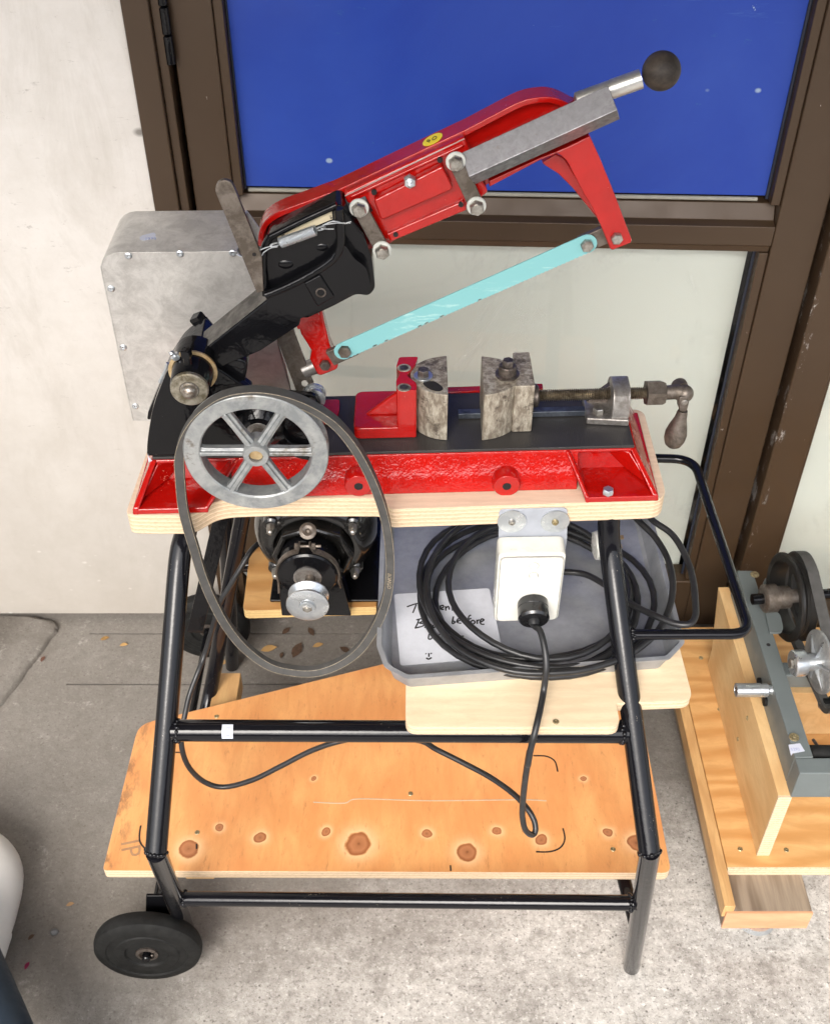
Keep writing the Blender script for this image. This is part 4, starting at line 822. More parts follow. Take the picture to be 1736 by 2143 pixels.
c_ = fz('E', [(784, 172)], zj + .0005)[0]; mb = MB(); mb.lathe(c_, ZU, [(.0125, 0), (.0125, .0015), (.0092, .002), (.0090, .0105), (.008, .0115), (.006, .0115)], 32); S_('collar', mb, BOLTD, J2)
mb = MB(); mb.ngon(c_ + ZU * .0115, ZU, .0062, 0, .0065, 6, .3); S_('bolt', mb, BOLTD, J2)
# vise screw, bracket, crank
zsr = ZTB + .037; sA = at(*q('E', 915, 264), Y=.945, k=KM); sB = at(*q('E', 1450, 261), Y=.945, k=KM)
zsr = (sA.z + sB.z) / 2; SA = ml(sA.x, .945, zsr); SB = ml(sB.x, .945, zsr)
mb = MB(); n_ = int((SB.x - SA.x) / .0011); mb.lathe(SA, UM, [(.0067 if i % 2 else .0046, i * (SB - SA).length / n_) for i in range(n_ + 1)], 20); S_('vise_screw', mb, wear_steel('oily_thread', (.15, .12, .085), (.42, .37, .29), nsc=60, rough=.3), ang=80)
mb = MB(); mb.lathe(SA - UM * .003, UM, [(.010, -.004), (.0125, 0), (.0125, .004), (.010, .006)], 26); S_('thrust_collar', mb, BOLTD)
mb = MB(); c_ = ml(at(*q('E', 1467, 261), Y=.945, k=KM).x, .945, zsr); mb.ngon(c_, UM, .0140, -.010, .010, 6, 0); S_('lock_nut', mb, SDARK)
xk = at(*q('E', 1310, 261), Y=.93, k=KM).x
mb = MB(); br = []
zbT = zsr + .0165
up = [(.921, ZTB), (.921, zsr - .002), (.925, zbT - .006), (.933, zbT), (.952, zbT + .001), (.962, zbT - .006), (.968, zsr), (.968, ZTB)]
mb.prism([ml(xk - .0085, d_, z_) for d_, z_ in up], UM * .0185); VBK = S_('screw_bracket', mb, STEEL, bevel=.0018, seg=3)
mb = MB(); mb.prism([ml(xk - .034, .922, ZTB + .0003), ml(xk + .0103, .9165, ZTB + .0003), ml(xk + .0103, .972, ZTB + .0003), ml(xk - .034, .966, ZTB + .0003)], (0, 0, .0085)); S_('bracket_foot', mb, STEEL, VBK, bevel=.002, seg=3)
mb = MB(); mb.prism([ml(xk - .032, .950, ZTB + .008), ml(xk - .008, .950, ZTB + .008), ml(xk - .008, .950, ZTB + .03)], VM * .008); S_('gusset', mb, BOLTD, VBK, bevel=.001)
mb = MB(); mb.ngon(ml(xk - .021, .932, ZTB + .0088), ZU, .0062, 0, .006, 6, .2); S_('bolt', mb, BOLT, VBK)
ga, gb = at(*q('E', 556, 366), Z=ZTB + .001), at(*q('E', 1195, 350), Z=ZTB + .001)
mb = MB(); mb.prism([ga + Vector((0, -.0045, 0)), gb + Vector((0, -.0045, 0)), gb + Vector((0, .0045, 0)), ga + Vector((0, .0045, 0))], (0, 0, .0065)); S_('guide_bar', mb, wear_steel('blued_guide', (.07, .08, .1), (.16, .18, .21), nsc=50, rough=.4), bevel=.0006)
CR = at(*q('E', 1590, 258), Y=.945, k=KM); CR.z = zsr
mb = MB(); mb.tube(smooth_path([c_, c_ + (CR - c_) * .5, CR + Vector((-.004, 0, 0)), CR + Vector((.004, -.002, -.003))], 4), [.0078] * 8 + [.0085] * 5, 20)
mb.sphere(CR + Vector((.003, -.001, -.001)), .0094, 20, 12); mb.lathe(CR + Vector((.0, .004, 0)), VM, [(.0085, 0), (.0085, .01), (.006, .012)], 20); HD = S_('crank', mb, SDARK)
yk = fm('E', [(1600, 312)], .936)[0]
mb = MB(); mb.prism(round_poly(fm('E', [(1578, 275), (1618, 275), (1626, 300), (1614, 345), (1580, 345)], .934), .004, 4), VM * .012); S_('yoke', mb, SDARK, HD, bevel=.001)
mb = MB(); mb.lathe(fm('E', [(1602, 300)], .934)[0], -VM, [(.0035, -.001), (.0035, .001), (.002, .0018)], 16); S_('pin', mb, BOLT, HD)
h0, h1 = fm('E', [(1596, 338)], .938)[0], fm('E', [(1545, 508)], .938)[0]; ax_ = h1 - h0; L_ = ax_.length
mb = MB(); mb.lathe(h0, ax_, [(.0050, 0), (.0058, L_ * .06), (.0065, L_ * .2), (.0098, L_ * .42), (.0118, L_ * .6), (.0115, L_ * .76), (.009, L_ * .9), (.005, L_ * .975), (.001, L_)], 28); S_('crank_grip', mb, SDARK, HD)

# ---------------------------------------------------------------- column and pivot
mb = MB()
ck = [(309, 966), (309, 918), (320, 855), (338, 805), (352, 775), (372, 765), (402, 752), (430, 757), (470, 780), (540, 830), (640, 850), (655, 890), (648, 966)]
pk = fm('P', ck, .886); 
for i_ in (0, 12): pk[i_] = Vector((pk[i_].x, pk[i_].y, ZTB + .0004))
mb.prism(smooth_path(pk[:8], 3) + pk[8:], VM * .012); S_('front_cheek', mb, BLK, bevel=.0025, seg=3)
pk2 = fm('A', [(345, 1500), (350, 1450), (395, 1340), (425, 1270), (470, 1150), (530, 1055), (590, 985), (650, 955), (700, 965), (760, 1180), (950, 1300), (950, 1500)], .948)
for i_ in (0, 11): pk2[i_].z = ZTB + .0004
pk2 = pk2[:1] + smooth_path(pk2[1:9], 3) + pk2[9:]
mb = MB(); mb.prism(pk2, VM * .012); S_('rear_cheek', mb, BLK, bevel=.0025, seg=3)
mb = MB(); mb.prism([p for p in smooth_path(fm('P', [(318, 960), (318, 900), (332, 835), (365, 765), (395, 735), (420, 722)], .90), 3)] + fm('P', [(438, 740), (470, 780), (400, 960)], .90), VM * .05); S_('column_web', mb, BLK, bevel=.002)
pv = at(*q('A', 590, 1315), Y=.842, k=KM)
PV = bpy.data.objects.new('pivot', None); COL.objects.link(PV); PV.location = pv; PV.parent = SAW; PV.matrix_parent_inverse = abs_mat(SAW).inverted(); PV.empty_display_size = .03
mb = MB(); mb.lathe(pv, -VM, [(.0205, -.06), (.0205, -.031), (.0192, -.027), (.0182, -.005), (.017, -.003)], 36); S_('boss', mb, BLK, PV)
mb = MB(); mb.lathe(pv, -VM, [(.0200, -.0315), (.0228, -.031), (.0228, -.029), (.0200, -.0285)], 40); S_('brass_ring', mb, BRASS, PV)
mb = MB(); mb.lathe(pv, -VM, [(.0175, -.004), (.0175, .0), (.0165, .001), (.0092, .001), (.0088, -.001)], 40); S_('thrust_washer', mb, wear_steel('grimy_disc', (.13, .11, .07), (.36, .33, .27), nsc=90, rough=.4, metal=.7), PV)
mb = MB(); mb.lathe(pv, -VM, [(.0088, -.002), (.0088, .0015), (.0080, .0025), (.0074, .0025), (.0072, .0042), (.0050, .0072), (.0022, .0085), (.0003, .0088)], 32); S_('shaft_end', mb, wear_steel('worn_shaft', (.16, .12, .09), (.5, .47, .42), nsc=160, rough=.3), PV)
c_ = pv + VM * .013 + ZU * .0175; mb = MB(); mb.lathe(c_, ZU, [(.0038, -.004), (.0038, .012)], 14); mb.ngon(c_ + ZU * .010, ZU, .0056, 0, .008, 4, .6); S_('set_screw', mb, BLK, PV)
c_ = at(*q('A', 520, 1130), Y=.87, k=KM); nx = Vector((-.55, -.2, .8)); mb = MB(); mb.lathe(c_, nx, [(.0022, -.012), (.0022, 0), (.0042, .0005), (.0042, .004), (.0020, .005), (.0026, .008), (.0012, .0095)], 16); S_('grease_nipple', mb, ZINC, PV)
c_ = at(*q('A', 655, 925), Y=.955, k=KM); nx = Vector((-.5, 0, .85)).normalized(); mb = MB(); mb.lathe(c_, nx, [(.0085, -.012), (.0085, 0)], 24); mb.ngon(c_, nx, .0078, 0, .009, 4, .5); S_('square_bolt', mb, BLK)
mb = MB(); mb.tube(smooth_path(fm('P', [(335, 800), (345, 780), (352, 760)], .905), 4), .002, 8); S_('wire_clip', mb, ZINC)
mb = MB(); mb.prism(fm('F', [(205, 598), (212, 622), (236, 646), (208, 646)], .8845), VM * .0004); S_('paint_chip', mb, LABELW)
# crank hub behind pulley, bearing block
c_ = at(*q('F', 845, 480), Y=.868, k=KM); mb = MB(); mb.lathe(c_, -VM, [(.026, -.03), (.024, -.006), (.0170, -.001), (.0165, .001), (.0130, .0015), (.0128, -.004)], 36); S_('bearing_housing', mb, BLK)
mb = MB(); mb.lathe(c_, -VM, [(.0126, -.006), (.0126, .0002), (.012, .0008)], 30); S_('bearing_cap', mb, STEEL)
mb = MB(); mb.tube([c_, PC], .0065, 16); S_('shaft', mb, SDARK)
mb = MB(); mb.prism(smooth_path(fm('F', [(950, 430), (1010, 520), (1080, 560), (1150, 575), (1150, 640), (1050, 620), (960, 560)], .878), 3, True), VM * .02); S_('bearing_bracket', mb, BLK, bevel=.002)
# connecting strap and its pin
mb = MB(); mb.prism(round_poly(fm('A', [(1085, 1000), (1185, 960), (1330, 1340), (1320, 1390), (1235, 1400), (1150, 1170)], .962), [.0, 0, .008, .008, .004, .004], 4), VM * .005); CS = S_('connecting_strap', mb, SDARK, bevel=.0008)
c_ = fm('A', [(1257, 1278)], .9612)[0]; mb = MB(); mb.lathe(c_, -VM, [(.0034, -.001), (.0034, .0004)], 20); S_('strap_hole', mb, simple('pale_backdrop_hole', (.5, .48, .43), .7), CS)
c_ = fm('A', [(1310, 1372)], .950)[0]; mb = MB(); mb.lathe(c_, -VM, [(.0125, -.012), (.0125, -.010), (.009, -.009), (.009, -.004), (.0122, -.003), (.0122, .0), (.006, .001)], 32); S_('roller', mb, ZINC)
mb = MB(); mb.ngon(fm('A', [(1290, 1400)], .935)[0], -VM, .0062, -.012, .004); S_('crank_pin', mb, BOLTD)
mb = MB(); mb.prism(round_poly(fm('A', [(1150, 1330), (1310, 1345), (1352, 1400), (1350, 1450), (1290, 1440), (1190, 1390)], .94), .004, 4), VM * .006); S_('crank_arm', mb, BLK, bevel=.0015)
# ---------------------------------------------------------------- guide arm (black)
AR = bpy.data.objects.new('guide_arm', None); COL.objects.link(AR); AR.location = fm('P', [(480, 730)], .9)[0]; AR.parent = SAW; AR.matrix_parent_inverse = abs_mat(SAW).inverted(); AR.empty_display_size = .03
dA = .892
bar = fm('A', [(640, 1112), (1045, 792), (1120, 800), (1240, 880), (1225, 945), (1000, 1092), (800, 1175), (740, 1215), (690, 1235), (650, 1200)], dA)
mb = MB(); mb.prism(bar, VM * .036); S_('arm_beam', mb, BLK, AR, bevel=.0016)
mb = MB(); mb.prism(round_poly(fm('A', [(600, 1120), (680, 1100), (900, 1140), (930, 1175), (905, 1300), (860, 1330), (700, 1320), (620, 1240)], dA + .004), .006, 4), VM * .034); S_('arm_root', mb, BLK, AR, bevel=.004, seg=3)
topf = fm('A', [(643, 1110), (1044, 791)], dA - .0001); 
u_ = (topf[1] - topf[0]).normalized(); nrm_ = u_.cross(VM).normalized(); nrm_ = nrm_ if nrm_.z > 0 else -nrm_
mb = MB(); mb.prism([topf[0] + nrm_ * .0002, topf[1] + nrm_ * .0002, topf[1] + VM * .034 + nrm_ * .0002, topf[0] + VM * .034 + nrm_ * .0002], nrm_ * .0015); S_('bare_top_strip', mb, wear_steel('grey_worn_paint', (.075, .07, .062), (.17, .16, .145), nsc=40, rough=.45, metal=.5), AR, bevel=.0006)
head = round_poly(fm('P', [(556, 622), (550, 560), (552, 520), (563, 496), (705, 428), (716, 430), (726, 448), (762, 496), (779, 545), (785, 604), (772, 620), (745, 616), (700, 640), (640, 668), (600, 650)], dA + .009), .004, 3)
mb = MB(); mb.prism(head, VM * .040); S_('arm_head', mb, BLK, AR, bevel=.004, seg=4)
low_ = fm('P', [(558, 621), (600, 602), (653, 573), (690, 551), (708, 531), (722, 512), (740, 540), (766, 560), (776, 600), (768, 616), (744, 611), (700, 634), (640, 662), (560, 700)], dA - .002)
mb = MB(); mb.prism(round_poly(low_, .003, 3), VM * .03); S_('head_skirt', mb, BLK, AR, bevel=.0035, seg=4)
rid = smooth_path(fm('P', [(556, 617), (580, 608), (615, 592), (653, 572), (685, 551), (703, 535), (712, 515), (712, 480), (708, 436)], dA + .001), 4)
mb = MB(); mb.tube(rid, .0042, 12); mb.tube(smooth_path(fm('P', [(556, 617), (551, 560), (553, 520), (566, 495)], dA + .006), 4), .0035, 12); mb.tube(smooth_path(fm('P', [(566, 495), (630, 463), (705, 429)], dA + .006), 4), .0032, 12); S_('head_rim', mb, BLK, AR)
mb = MB(); mb.prism(fm('A', [(1250, 700), (1345, 650), (1430, 780), (1330, 840)], dA - .0045), VM * .006); S_('side_boss', mb, BLK, AR, bevel=.002)
mb = MB(); mb.lathe(fm('A', [(1350, 752)], dA - .0045)[0], -VM, [(.0048, -.002), (.0048, .0006), (.0036, .0008), (.003, -.001)], 22); S_('threaded_hole', mb, BOLTD, AR)
mb = MB(); mb.prism(fm('B', [(262, 1098), (655, 942), (660, 1000), (285, 1150)], dA + .0078), VM * .002); S_('bare_patch', mb, wear_steel('bare_cream_patch', (.05, .045, .035), (.56, .49, .34), lo=.40, hi=.46, nsc=60, rough=.5, metal=.1), AR)
for x_, y_, r_ in ((1145, 585, .0065), (1355, 487, .0055)):
    mb = MB(); c_ = fm('A', [(x_, y_)], dA + .0105)[0]; mb.sphere(c_, r_, 24, 14, (1.25, .45, .8)); S_('dimple_glint_bump', mb, BLK, AR)  # raised bumps stand in for dimples, added to catch sky glints
# flat lever
lv = fm('A', [(980, 757), (1018, 745), (1010, 548), (852, 152), (832, 112), (790, 100), (752, 115), (736, 160)], dA - .006)
mb = MB(); mb.prism(round_poly([lv[0], lv[1], lv[2], lv[3], lv[4], lv[5], lv[6], lv[7]], [0, 0, .004, .004, .004, .004, .004, .004], 3), VM * .005); LV = S_('lever', mb, SDARK, bevel=.0008)
mb = MB(); mb.lathe(fm('A', [(965, 532)], dA - .0062)[0], -VM, [(.0018, -.002), (.0018, .0003)], 14); S_('lever_hole', mb, HOLE, LV)
# tension spring
s0, s1 = fm('A', [(1115, 465)], dA - .002)[0], fm('A', [(1318, 392)], dA - .002)[0]; ax_ = (s1 - s0); L_ = ax_.length; ax_.normalize(); u_ = ax_.orthogonal().normalized(); w_ = ax_.cross(u_)
N = 22; coil = [s0 + ax_ * (L_ * i / (N * 10)) + (u_ * math.cos(i * math.pi / 5) + w_ * math.sin(i * math.pi / 5)) * .0042 for i in range(N * 10 + 1)]
mb = MB(); mb.tube(coil, .00085, 6)
for e_, sgn in ((s0, -1), (s1, 1)):
    c_ = e_ + ax_ * sgn * .005; mb.tube([c_ + (ax_ * math.cos(a_ * math.pi / 6) + w_ * math.sin(a_ * math.pi / 6)) * .0042 for a_ in range(12)], .0008, 6, loop=True)
SPR = S_('spring', mb, ZINC)
mb = MB()
for pl_ in ([(1098, 488), (1060, 495), (1020, 520), (1005, 540), (965, 532)], [(1098, 482), (1040, 490), (975, 518), (965, 532)], [(860, 530), (905, 548), (1005, 540)],
            [(1350, 372), (1390, 350), (1430, 340), (1480, 350), (1525, 342)], [(1350, 382), (1400, 385), (1425, 384)], [(1360, 362), (1440, 350), (1490, 352), (1520, 350)]):
    mb.tube(smooth_path(fm('A', pl_, dA - .004), 5), .0005, 6)
tag(S_('spring_wire', mb, ZINC, SPR), kind='stuff')

# ---------------------------------------------------------------- red saw bow
BW = bpy.data.objects.new('saw_bow', None); COL.objects.link(BW); BW.location = fm('P', [(850, 400)], .94)[0]; BW.parent = SAW; BW.matrix_parent_inverse = abs_mat(SAW).inverted(); BW.empty_display_size = .03
d1 = .930
def B_(x, y, d=d1): return fm('B', [(x, y)], d)[0]
def C_(x, y, d=d1): return fm('C', [(x, y)], d)[0]
L1 = smooth_path([B_(140, 1190), B_(150, 1090), B_(195, 1010), B_(290, 948), B_(450, 888), B_(600, 832), B_(720, 785), B_(1150, 582), B_(1587, 377)], 4)[:-1] + smooth_path([C_(180, 580), C_(350, 490), C_(520, 405), C_(650, 376), C_(740, 382), C_(800, 405), C_(850, 432), C_(885, 445)], 4)
# top flange as a ribbon following L1
th_ = .0052; secs = []
for i in range(len(L1)):
    a = L1[max(0, i - 1)]; b = L1[min(len(L1) - 1, i + 1)]; tt_ = (b - a).normalized(); nr = tt_.cross(VM).normalized(); nr = nr if nr.z > 0 or i < 4 else -nr
    if i < 6 and nr.dot(L1[i] - B_(800, 1100)) < 0: nr = -nr
    secs.append([L1[i], L1[i] + VM * .024, L1[i] + VM * .024 - nr * th_, L1[i] - nr * th_])
mb = MB(); mb.loft(secs); S_('top_flange', mb, RED, BW, bevel=.0014, seg=3)
web = [p + VM * .013 for p in L1[::2]] + [C_(950, 610, .943), C_(940, 700, .943), C_(740, 735, .943), C_(640, 770, .943), C_(330, 915, .943), B_(1060, 1165, .943), fm('P', [(700, 545), (640, 590)], .943)[0], fm('P', [(650, 620)], .943)[0], fm('P', [(668, 660)], .943)[0], fm('P', [(624, 690)], .943)[0], fm('P', [(565, 570)], .943)[0]]
mb = MB(); mb.prism(web, VM * .006); S_('bow_web', mb, RED, BW)
lf = [C_(325, 955), C_(335, 900), C_(480, 832), C_(640, 762), C_(745, 722), C_(790, 745), C_(740, 738), C_(640, 775)]
mb = MB(); mb.prism([C_(325, 945), C_(325, 905), C_(640, 762), C_(745, 722), C_(745, 737), C_(640, 778)], VM * .022); S_('lower_flange', mb, RED, BW, bevel=.0014, seg=3)
arm = [C_(735, 715), C_(820, 680), C_(955, 612), C_(1022, 760), C_(1110, 975), C_(1170, 1135), C_(1222, 1272), C_(1212, 1290), C_(1096, 1335), C_(1082, 1322), C_(1018, 1165), C_(962, 1055), C_(890, 930), C_(835, 815), C_(795, 755)]
arm = smooth_path(arm[3:7], 3) + arm[7:10] + smooth_path(arm[10:] + [arm[0]], 3) + [arm[1], arm[2]]
mb = MB(); mb.prism([p - VM * .003 for p in arm], VM * .022); S_('front_arm', mb, RED, BW, bevel=.006, seg=5)
mb = MB(); mb.prism(fm('C', [(655, 792), (745, 735), (800, 760), (880, 890), (970, 1040), (1015, 1155), (960, 1088), (850, 952), (760, 862), (680, 812)], .9495), VM * .008); S_('arm_flange', mb, RED, BW, bevel=.0015)
la_ = fm('P', [(618, 640), (672, 640), (678, 672), (690, 722), (700, 745), (708, 766), (704, 774), (671, 787), (664, 784), (648, 752), (652, 735), (630, 700), (622, 675)], .952)
mb = MB(); mb.prism(la_, VM * .018); S_('rear_arm', mb, RED, BW, bevel=.0028, seg=4)
# centre block
dBk = .914
blk = [B_(738, 842, dBk), B_(1576, 452, dBk), B_(1600, 500, dBk), B_(1640, 600, dBk), B_(1700, 760, dBk), B_(1745, 835, dBk), B_(1690, 880, dBk), B_(1590, 942, dBk), B_(1062, 1165, dBk), B_(1040, 1172, dBk), B_(930, 1205, dBk), B_(890, 1150, dBk), B_(800, 980, dBk), B_(745, 880, dBk)]
mb = MB(); mb.prism([p + VM * .006 for p in blk], VM * .034); S_('centre_block', mb, RED, BW, bevel=.0025, seg=4)
def slab(pts, dz, th, bev=.0018, name='block_face', mat=RED): mb = MB(); mb.prism(pts, VM * th); return S_(name, mb, mat, BW, bevel=bev, seg=3)
slab([B_(x, y, dBk - .004) for x, y in ((945, 868), (1424, 628), (1432, 650), (1490, 778), (1492, 800), (1000, 1015), (985, 985), (950, 890))], 0, .010, .003, 'channel_cover')
slab([B_(x, y, dBk + .004) for x, y in ((780, 842), (1565, 480), (1575, 505), (790, 868))], 0, .006, .0018, 'upper_ledge')
slab([B_(x, y, dBk + .002) for x, y in ((1030, 1105), (1570, 872), (1592, 940), (1062, 1162))], 0, .006, .0018, 'lower_ledge')
mb = MB(); mb.tube([B_(x, y, dBk + .006) - VM * .0005 for x, y in ((745, 838), (1573, 441))], .0005, 6); S_('bare_edge', mb, simple('bare_edge_line', (.4, .3, .27), .6), BW)
for x, y in ((947, 815), (1403, 591), (1550, 900), (1097, 1107)):
    mb = MB(); mb.lathe(B_(x, y, dBk + .0016), -VM, [(.0023, -.002), (.0023, .0008)], 14); S_('screw_hole', mb, HOLE, BW)
c_ = B_(1195, 738, dBk - .006); mb = MB(); mb.ngon(c_, -VM, .0056, -.003, .004); mb.lathe(c_, -VM, [(.0032, .004), (.0032, .0055), (.0018, .006), (.0022, .009), (.0008, .010)], 16); S_('grease_nipple', mb, ZINC, BW)
# steel links with bolts and washers
def link(p, r_, d, name='link_plate'):
    a, b = [B_(*x, d) for x in p]; ax = (b - a).normalized(); s_ = ax.cross(VM).normalized(); mb = MB(); ol = []
    for k_ in range(9): t_ = math.pi * k_ / 8; ol.append(a - ax * math.sin(t_) * r_ + s_ * math.cos(t_) * r_)
    for k_ in range(9): t_ = math.pi * k_ / 8; ol.append(b + ax * math.sin(t_) * r_ - s_ * math.cos(t_) * r_)
    mb.prism(ol, VM * .0045); l_ = S_(name, mb, SDARK, BW, bevel=.0006)
    for e_ in (a, b):
        mb = MB(); mb.lathe(e_, -VM, [(.0086, 0), (.0086, .0016), (.0080, .0022), (.003, .0022)], 32); w_ = S_('washer', mb, WASH, l_)
        mb = MB(); mb.ngon(e_, -VM, .0066, .002, .0085, 6, .2); mb.lathe(e_, -VM, [(.0048, .008), (.0046, .0095), (.002, .0097)], 24); S_('bolt', mb, BOLT, l_)
link([(843, 920), (1003, 1212)], .0066, dBk - .006); link([(1513, 597), (1656, 906)], .0066, dBk - .006)
# diamond slide bar
a0 = [C_(215, 710, .906), C_(1080, 320, .906), C_(1130, 450, .906), C_(265, 850, .906)]
axb = ((a0[1] - a0[0]) + (a0[2] - a0[3])).normalized(); ed_ = (a0[3] - a0[0]); pdn = ed_ - axb * ed_.dot(axb); pdn.normalize()
pd_ = axb.cross(VM).normalized(); pd_ = pd_ if pd_.z < 0 else -pd_
sL = C_(265, 850, .898); sR = C_(1130, 450, .898); s_ = .0225; e1 = (-pd_ + VM).normalized() * s_; e2 = (pd_ + VM).normalized() * s_
mb = MB(); mb.prism([sL - axb * .01, sL - axb * .01 + e1, sL - axb * .01 + e1 + e2, sL - axb * .01 + e2], axb * ((sR - sL).length + .01)); S_('slide_bar', mb, BARST, SAW, bevel=.0006)
bb_ = B_(740, 1000, .912) ; mb = MB(); s2 = .018; e1 = (-pd_ + VM).normalized() * s2; e2 = (pd_ + VM).normalized() * s2
mb.prism([bb_ - axb * .03 + q_ for q_ in (Vector(), e1, e1 + e2, e2)], axb * .055); S_('slide_bar_end', mb, wear_steel('dark_slide', (.05, .055, .065), (.16, .17, .19), nsc=50, rough=.35), SAW, bevel=.0006)
# tube handle with ball knob
hA = fm('C', [(905, 395)], .945)[0]; hB = fm('C', [(1310, 250)], .945)[0]; KB = fm('C', [(1410, 211)], .945)[0]
axh = (hB - hA).normalized(); mb = MB(); mb.lathe(hA, axh, [(.004, -.006), (.0078, -.004), (.0080, .0), (.0080, (hB - hA).length - .030), (.0083, (hB - hA).length - .029), (.0083, (hB - hA).length - .004)], 32)
HN = S_('handle_tube', mb, wear_steel('silver_tube', (.46, .45, .42), (.66, .65, .62), nsc=30, rough=.3, dirt=(.3, .26, .2), dl=.7), BW)
RK = 121 * .33153 / FP * ((KB.y) * cT - (KB.z - CH) * sT)
mb = MB(); mb.sphere(KB, RK, 48, 28); S_('ball_knob', mb, wear_steel('worn_black_knob', (.022, .017, .014), (.11, .085, .065), lo=.42, hi=.8, nsc=30, rough=.45, metal=.3), SAW)
# yellow sticker 40
stc = B_(1350, 487, .9315); ut = (C_(180, 580) - B_(720, 785)).normalized(); nt = ut.cross(VM).normalized(); nt = nt if nt.z > 0 else -nt
cS = B_(1356, 480, d1) + VM * .0; cS = L1[0].lerp(L1[0], 0) if False else cS
a_, b_ = B_(720, 785), B_(1587, 377); tS = (cS - a_).dot((b_ - a_).normalized()); cS = a_ + (b_ - a_).normalized() * tS + VM * .0105 + nt * .0003
mb = MB(); mb.lathe(cS, nt, [(.0095, 0), (.0095, .0003)], 36); sk = S_('yellow_sticker', mb, YEL, BW)
vd_ = nt.cross(ut).normalized(); vd_ = vd_ if vd_.y > 0 else -vd_
def sk_pt(u, v): return cS + ut * u * .001 + vd_ * v * .001 + nt * .0005
for s_ in ([(-4, 3), (-5.2, 0), (-2, -.2)], [(-2.6, 2), (-3.2, -3.5)], [(1.2, 2.6), (-.2, 0), (1, -2.8), (3.6, -1.6), (3.8, 1.4), (1.6, 2.8)]):
    mb = MB(); mb.tube(smooth_path([sk_pt(*p_) for p_ in s_], 4), .0004, 6); S_('handwriting', mb, INKK, sk)
# blade and holders
BL = bpy.data.objects.new('hacksaw_blade', None); COL.objects.link(BL)
dB = .9385
bl0, bl1 = fm('P', [(719, 735)], dB)[0], fm('P', [(1227, 511)], dB)[0]; axl = (bl1 - bl0).normalized(); pl_ = axl.cross(VM).normalized(); pl_ = pl_ if pl_.z > 0 else -pl_
BL.location = bl0; BL.parent = BW; BL.matrix_parent_inverse = abs_mat(BW).inverted()
hwb = .0098; ol = []
for k_ in range(9): t_ = math.pi * k_ / 8; ol.append(bl1 + axl * math.sin(t_) * hwb + pl_ * math.cos(t_) * hwb)
nt_ = 120; Lb_ = (bl1 - bl0).length
for i in range(nt_ + 1):
    b_ = bl1 - axl * (Lb_ * i / nt_) - pl_ * (hwb - (.0010 if i % 2 else 0)); ol.append(b_)
for k_ in range(9): t_ = math.pi * k_ / 8; ol.append(bl0 - axl * math.sin(t_) * hwb - pl_ * math.cos(t_) * hwb)
mb = MB(); mb.prism(ol, VM * .0012); S_('blade', mb, TEAL, BW, smooth=False).parent = BL; bpy.data.objects['blade'].matrix_parent_inverse = abs_mat(BL).inverted()
bb0 = bpy.data.objects['blade']
rr = random.Random(11)
for i_ in range(7):
    p_ = bl0 + axl * Lb_ * rr.uniform(.07, .6) - pl_ * (hwb - .0012) - VM * .0002; mb = MB(); L_ = rr.uniform(.0012, .0034)
    mb.prism([p_ - axl * L_, p_ + axl * L_ * .6 - pl_ * .0004, p_ + axl * L_ + pl_ * .0008, p_ - axl * L_ * .3 + pl_ * .001], VM * .0003); o_ = obj('paint_chip', mb, BOLTD, bb0)
for p0, p1, d_ in ((fm('P', [(690, 752)], dB + .0025)[0], fm('P', [(738, 722)], dB + .0025)[0], 0), (fm('P', [(1215, 516)], dB + .0025)[0], fm('P', [(1292, 484)], dB + .0025)[0], 1)):
    ax_ = axl; hw = .0088; mb = MB(); c_ = p0; L_ = (p1 - p0).length
    mb.prism([p0 - pl_ * hw, p0 + axl * L_ - pl_ * hw, p0 + axl * L_ + pl_ * hw, p0 + pl_ * hw], VM * .006); S_('blade_holder', mb, SDARK, BW, bevel=.0008)
for x_, y_, d_, r_, mt in ((721, 734, dB, .0066, SDARK), (1227, 512, dB, .0062, BOLT), (680, 762, .9515, .0056, BOLTD), (1289, 497, .9265, .0056, BOLT)):
    mb = MB(); mb.ngon(fm('P', [(x_, y_)], d_)[0], -VM, r_, 0, .0052, 6, .45); S_('bolt', mb, mt, BW)
mb = MB(); c_ = fm('P', [(636, 775)], .967)[0]; mb.lathe(c_, axl, [(.0085, 0), (.0085, .016), (.0105, .0165), (.0105, .022)], 24); S_('spacer_tube', mb, STEEL, BW)

# ---------------------------------------------------------------- aluminium belt guard
GD = thing('belt_guard', 'brushed aluminium riveted guard box behind the black saw arm', 'guard box', at(300, 860, Y=1.04))
dG = 1.03
go = fm('A', [(268, 1494), (74, 640), (76, 605), (88, 572), (112, 545), (145, 528), (180, 522), (865, 516), (900, 560), (1040, 760), (1100, 1035), (1150, 1180), (1182, 1330), (1182, 1494)], dG, 0)
go[0] = Vector((go[2].x, dG, go[0].z)); go[1] = Vector((go[2].x, dG, go[1].z))
mb = MB(); mb.prism(go, (0, .0015, 0)); obj('front_sheet', mb, ALU, GD, bevel=.0003)
wrap = go[0:8]; secs = []
for i, p in enumerate(wrap):
    a = wrap[max(0, i - 1)]; b = wrap[min(len(wrap) - 1, i + 1)]; tt_ = (b - a).normalized(); nr = Vector((-tt_.z, 0, tt_.x)).normalized()
    secs.append([p + nr * .0004 - YU * .0003, p + nr * .0004 + YU * .093, p - nr * .001 + YU * .093, p - nr * .001 - YU * .0003])
mb = MB(); mb.loft(secs); obj('wrapped_sheet', mb, ALU, GD, bevel=.0003)
mb = MB(); mb.prism([p + YU * .091 for p in go], (0, .0015, 0)); obj('rear_sheet', mb, ALU, GD)
mb = MB(); rg_ = go[10:14]; mb.prism([rg_[0], rg_[2], rg_[3], rg_[3] + YU * .09, rg_[2] + YU * .09, rg_[0] + YU * .09], (-.001, 0, 0)); obj('side_sheet', mb, ALU, GD)
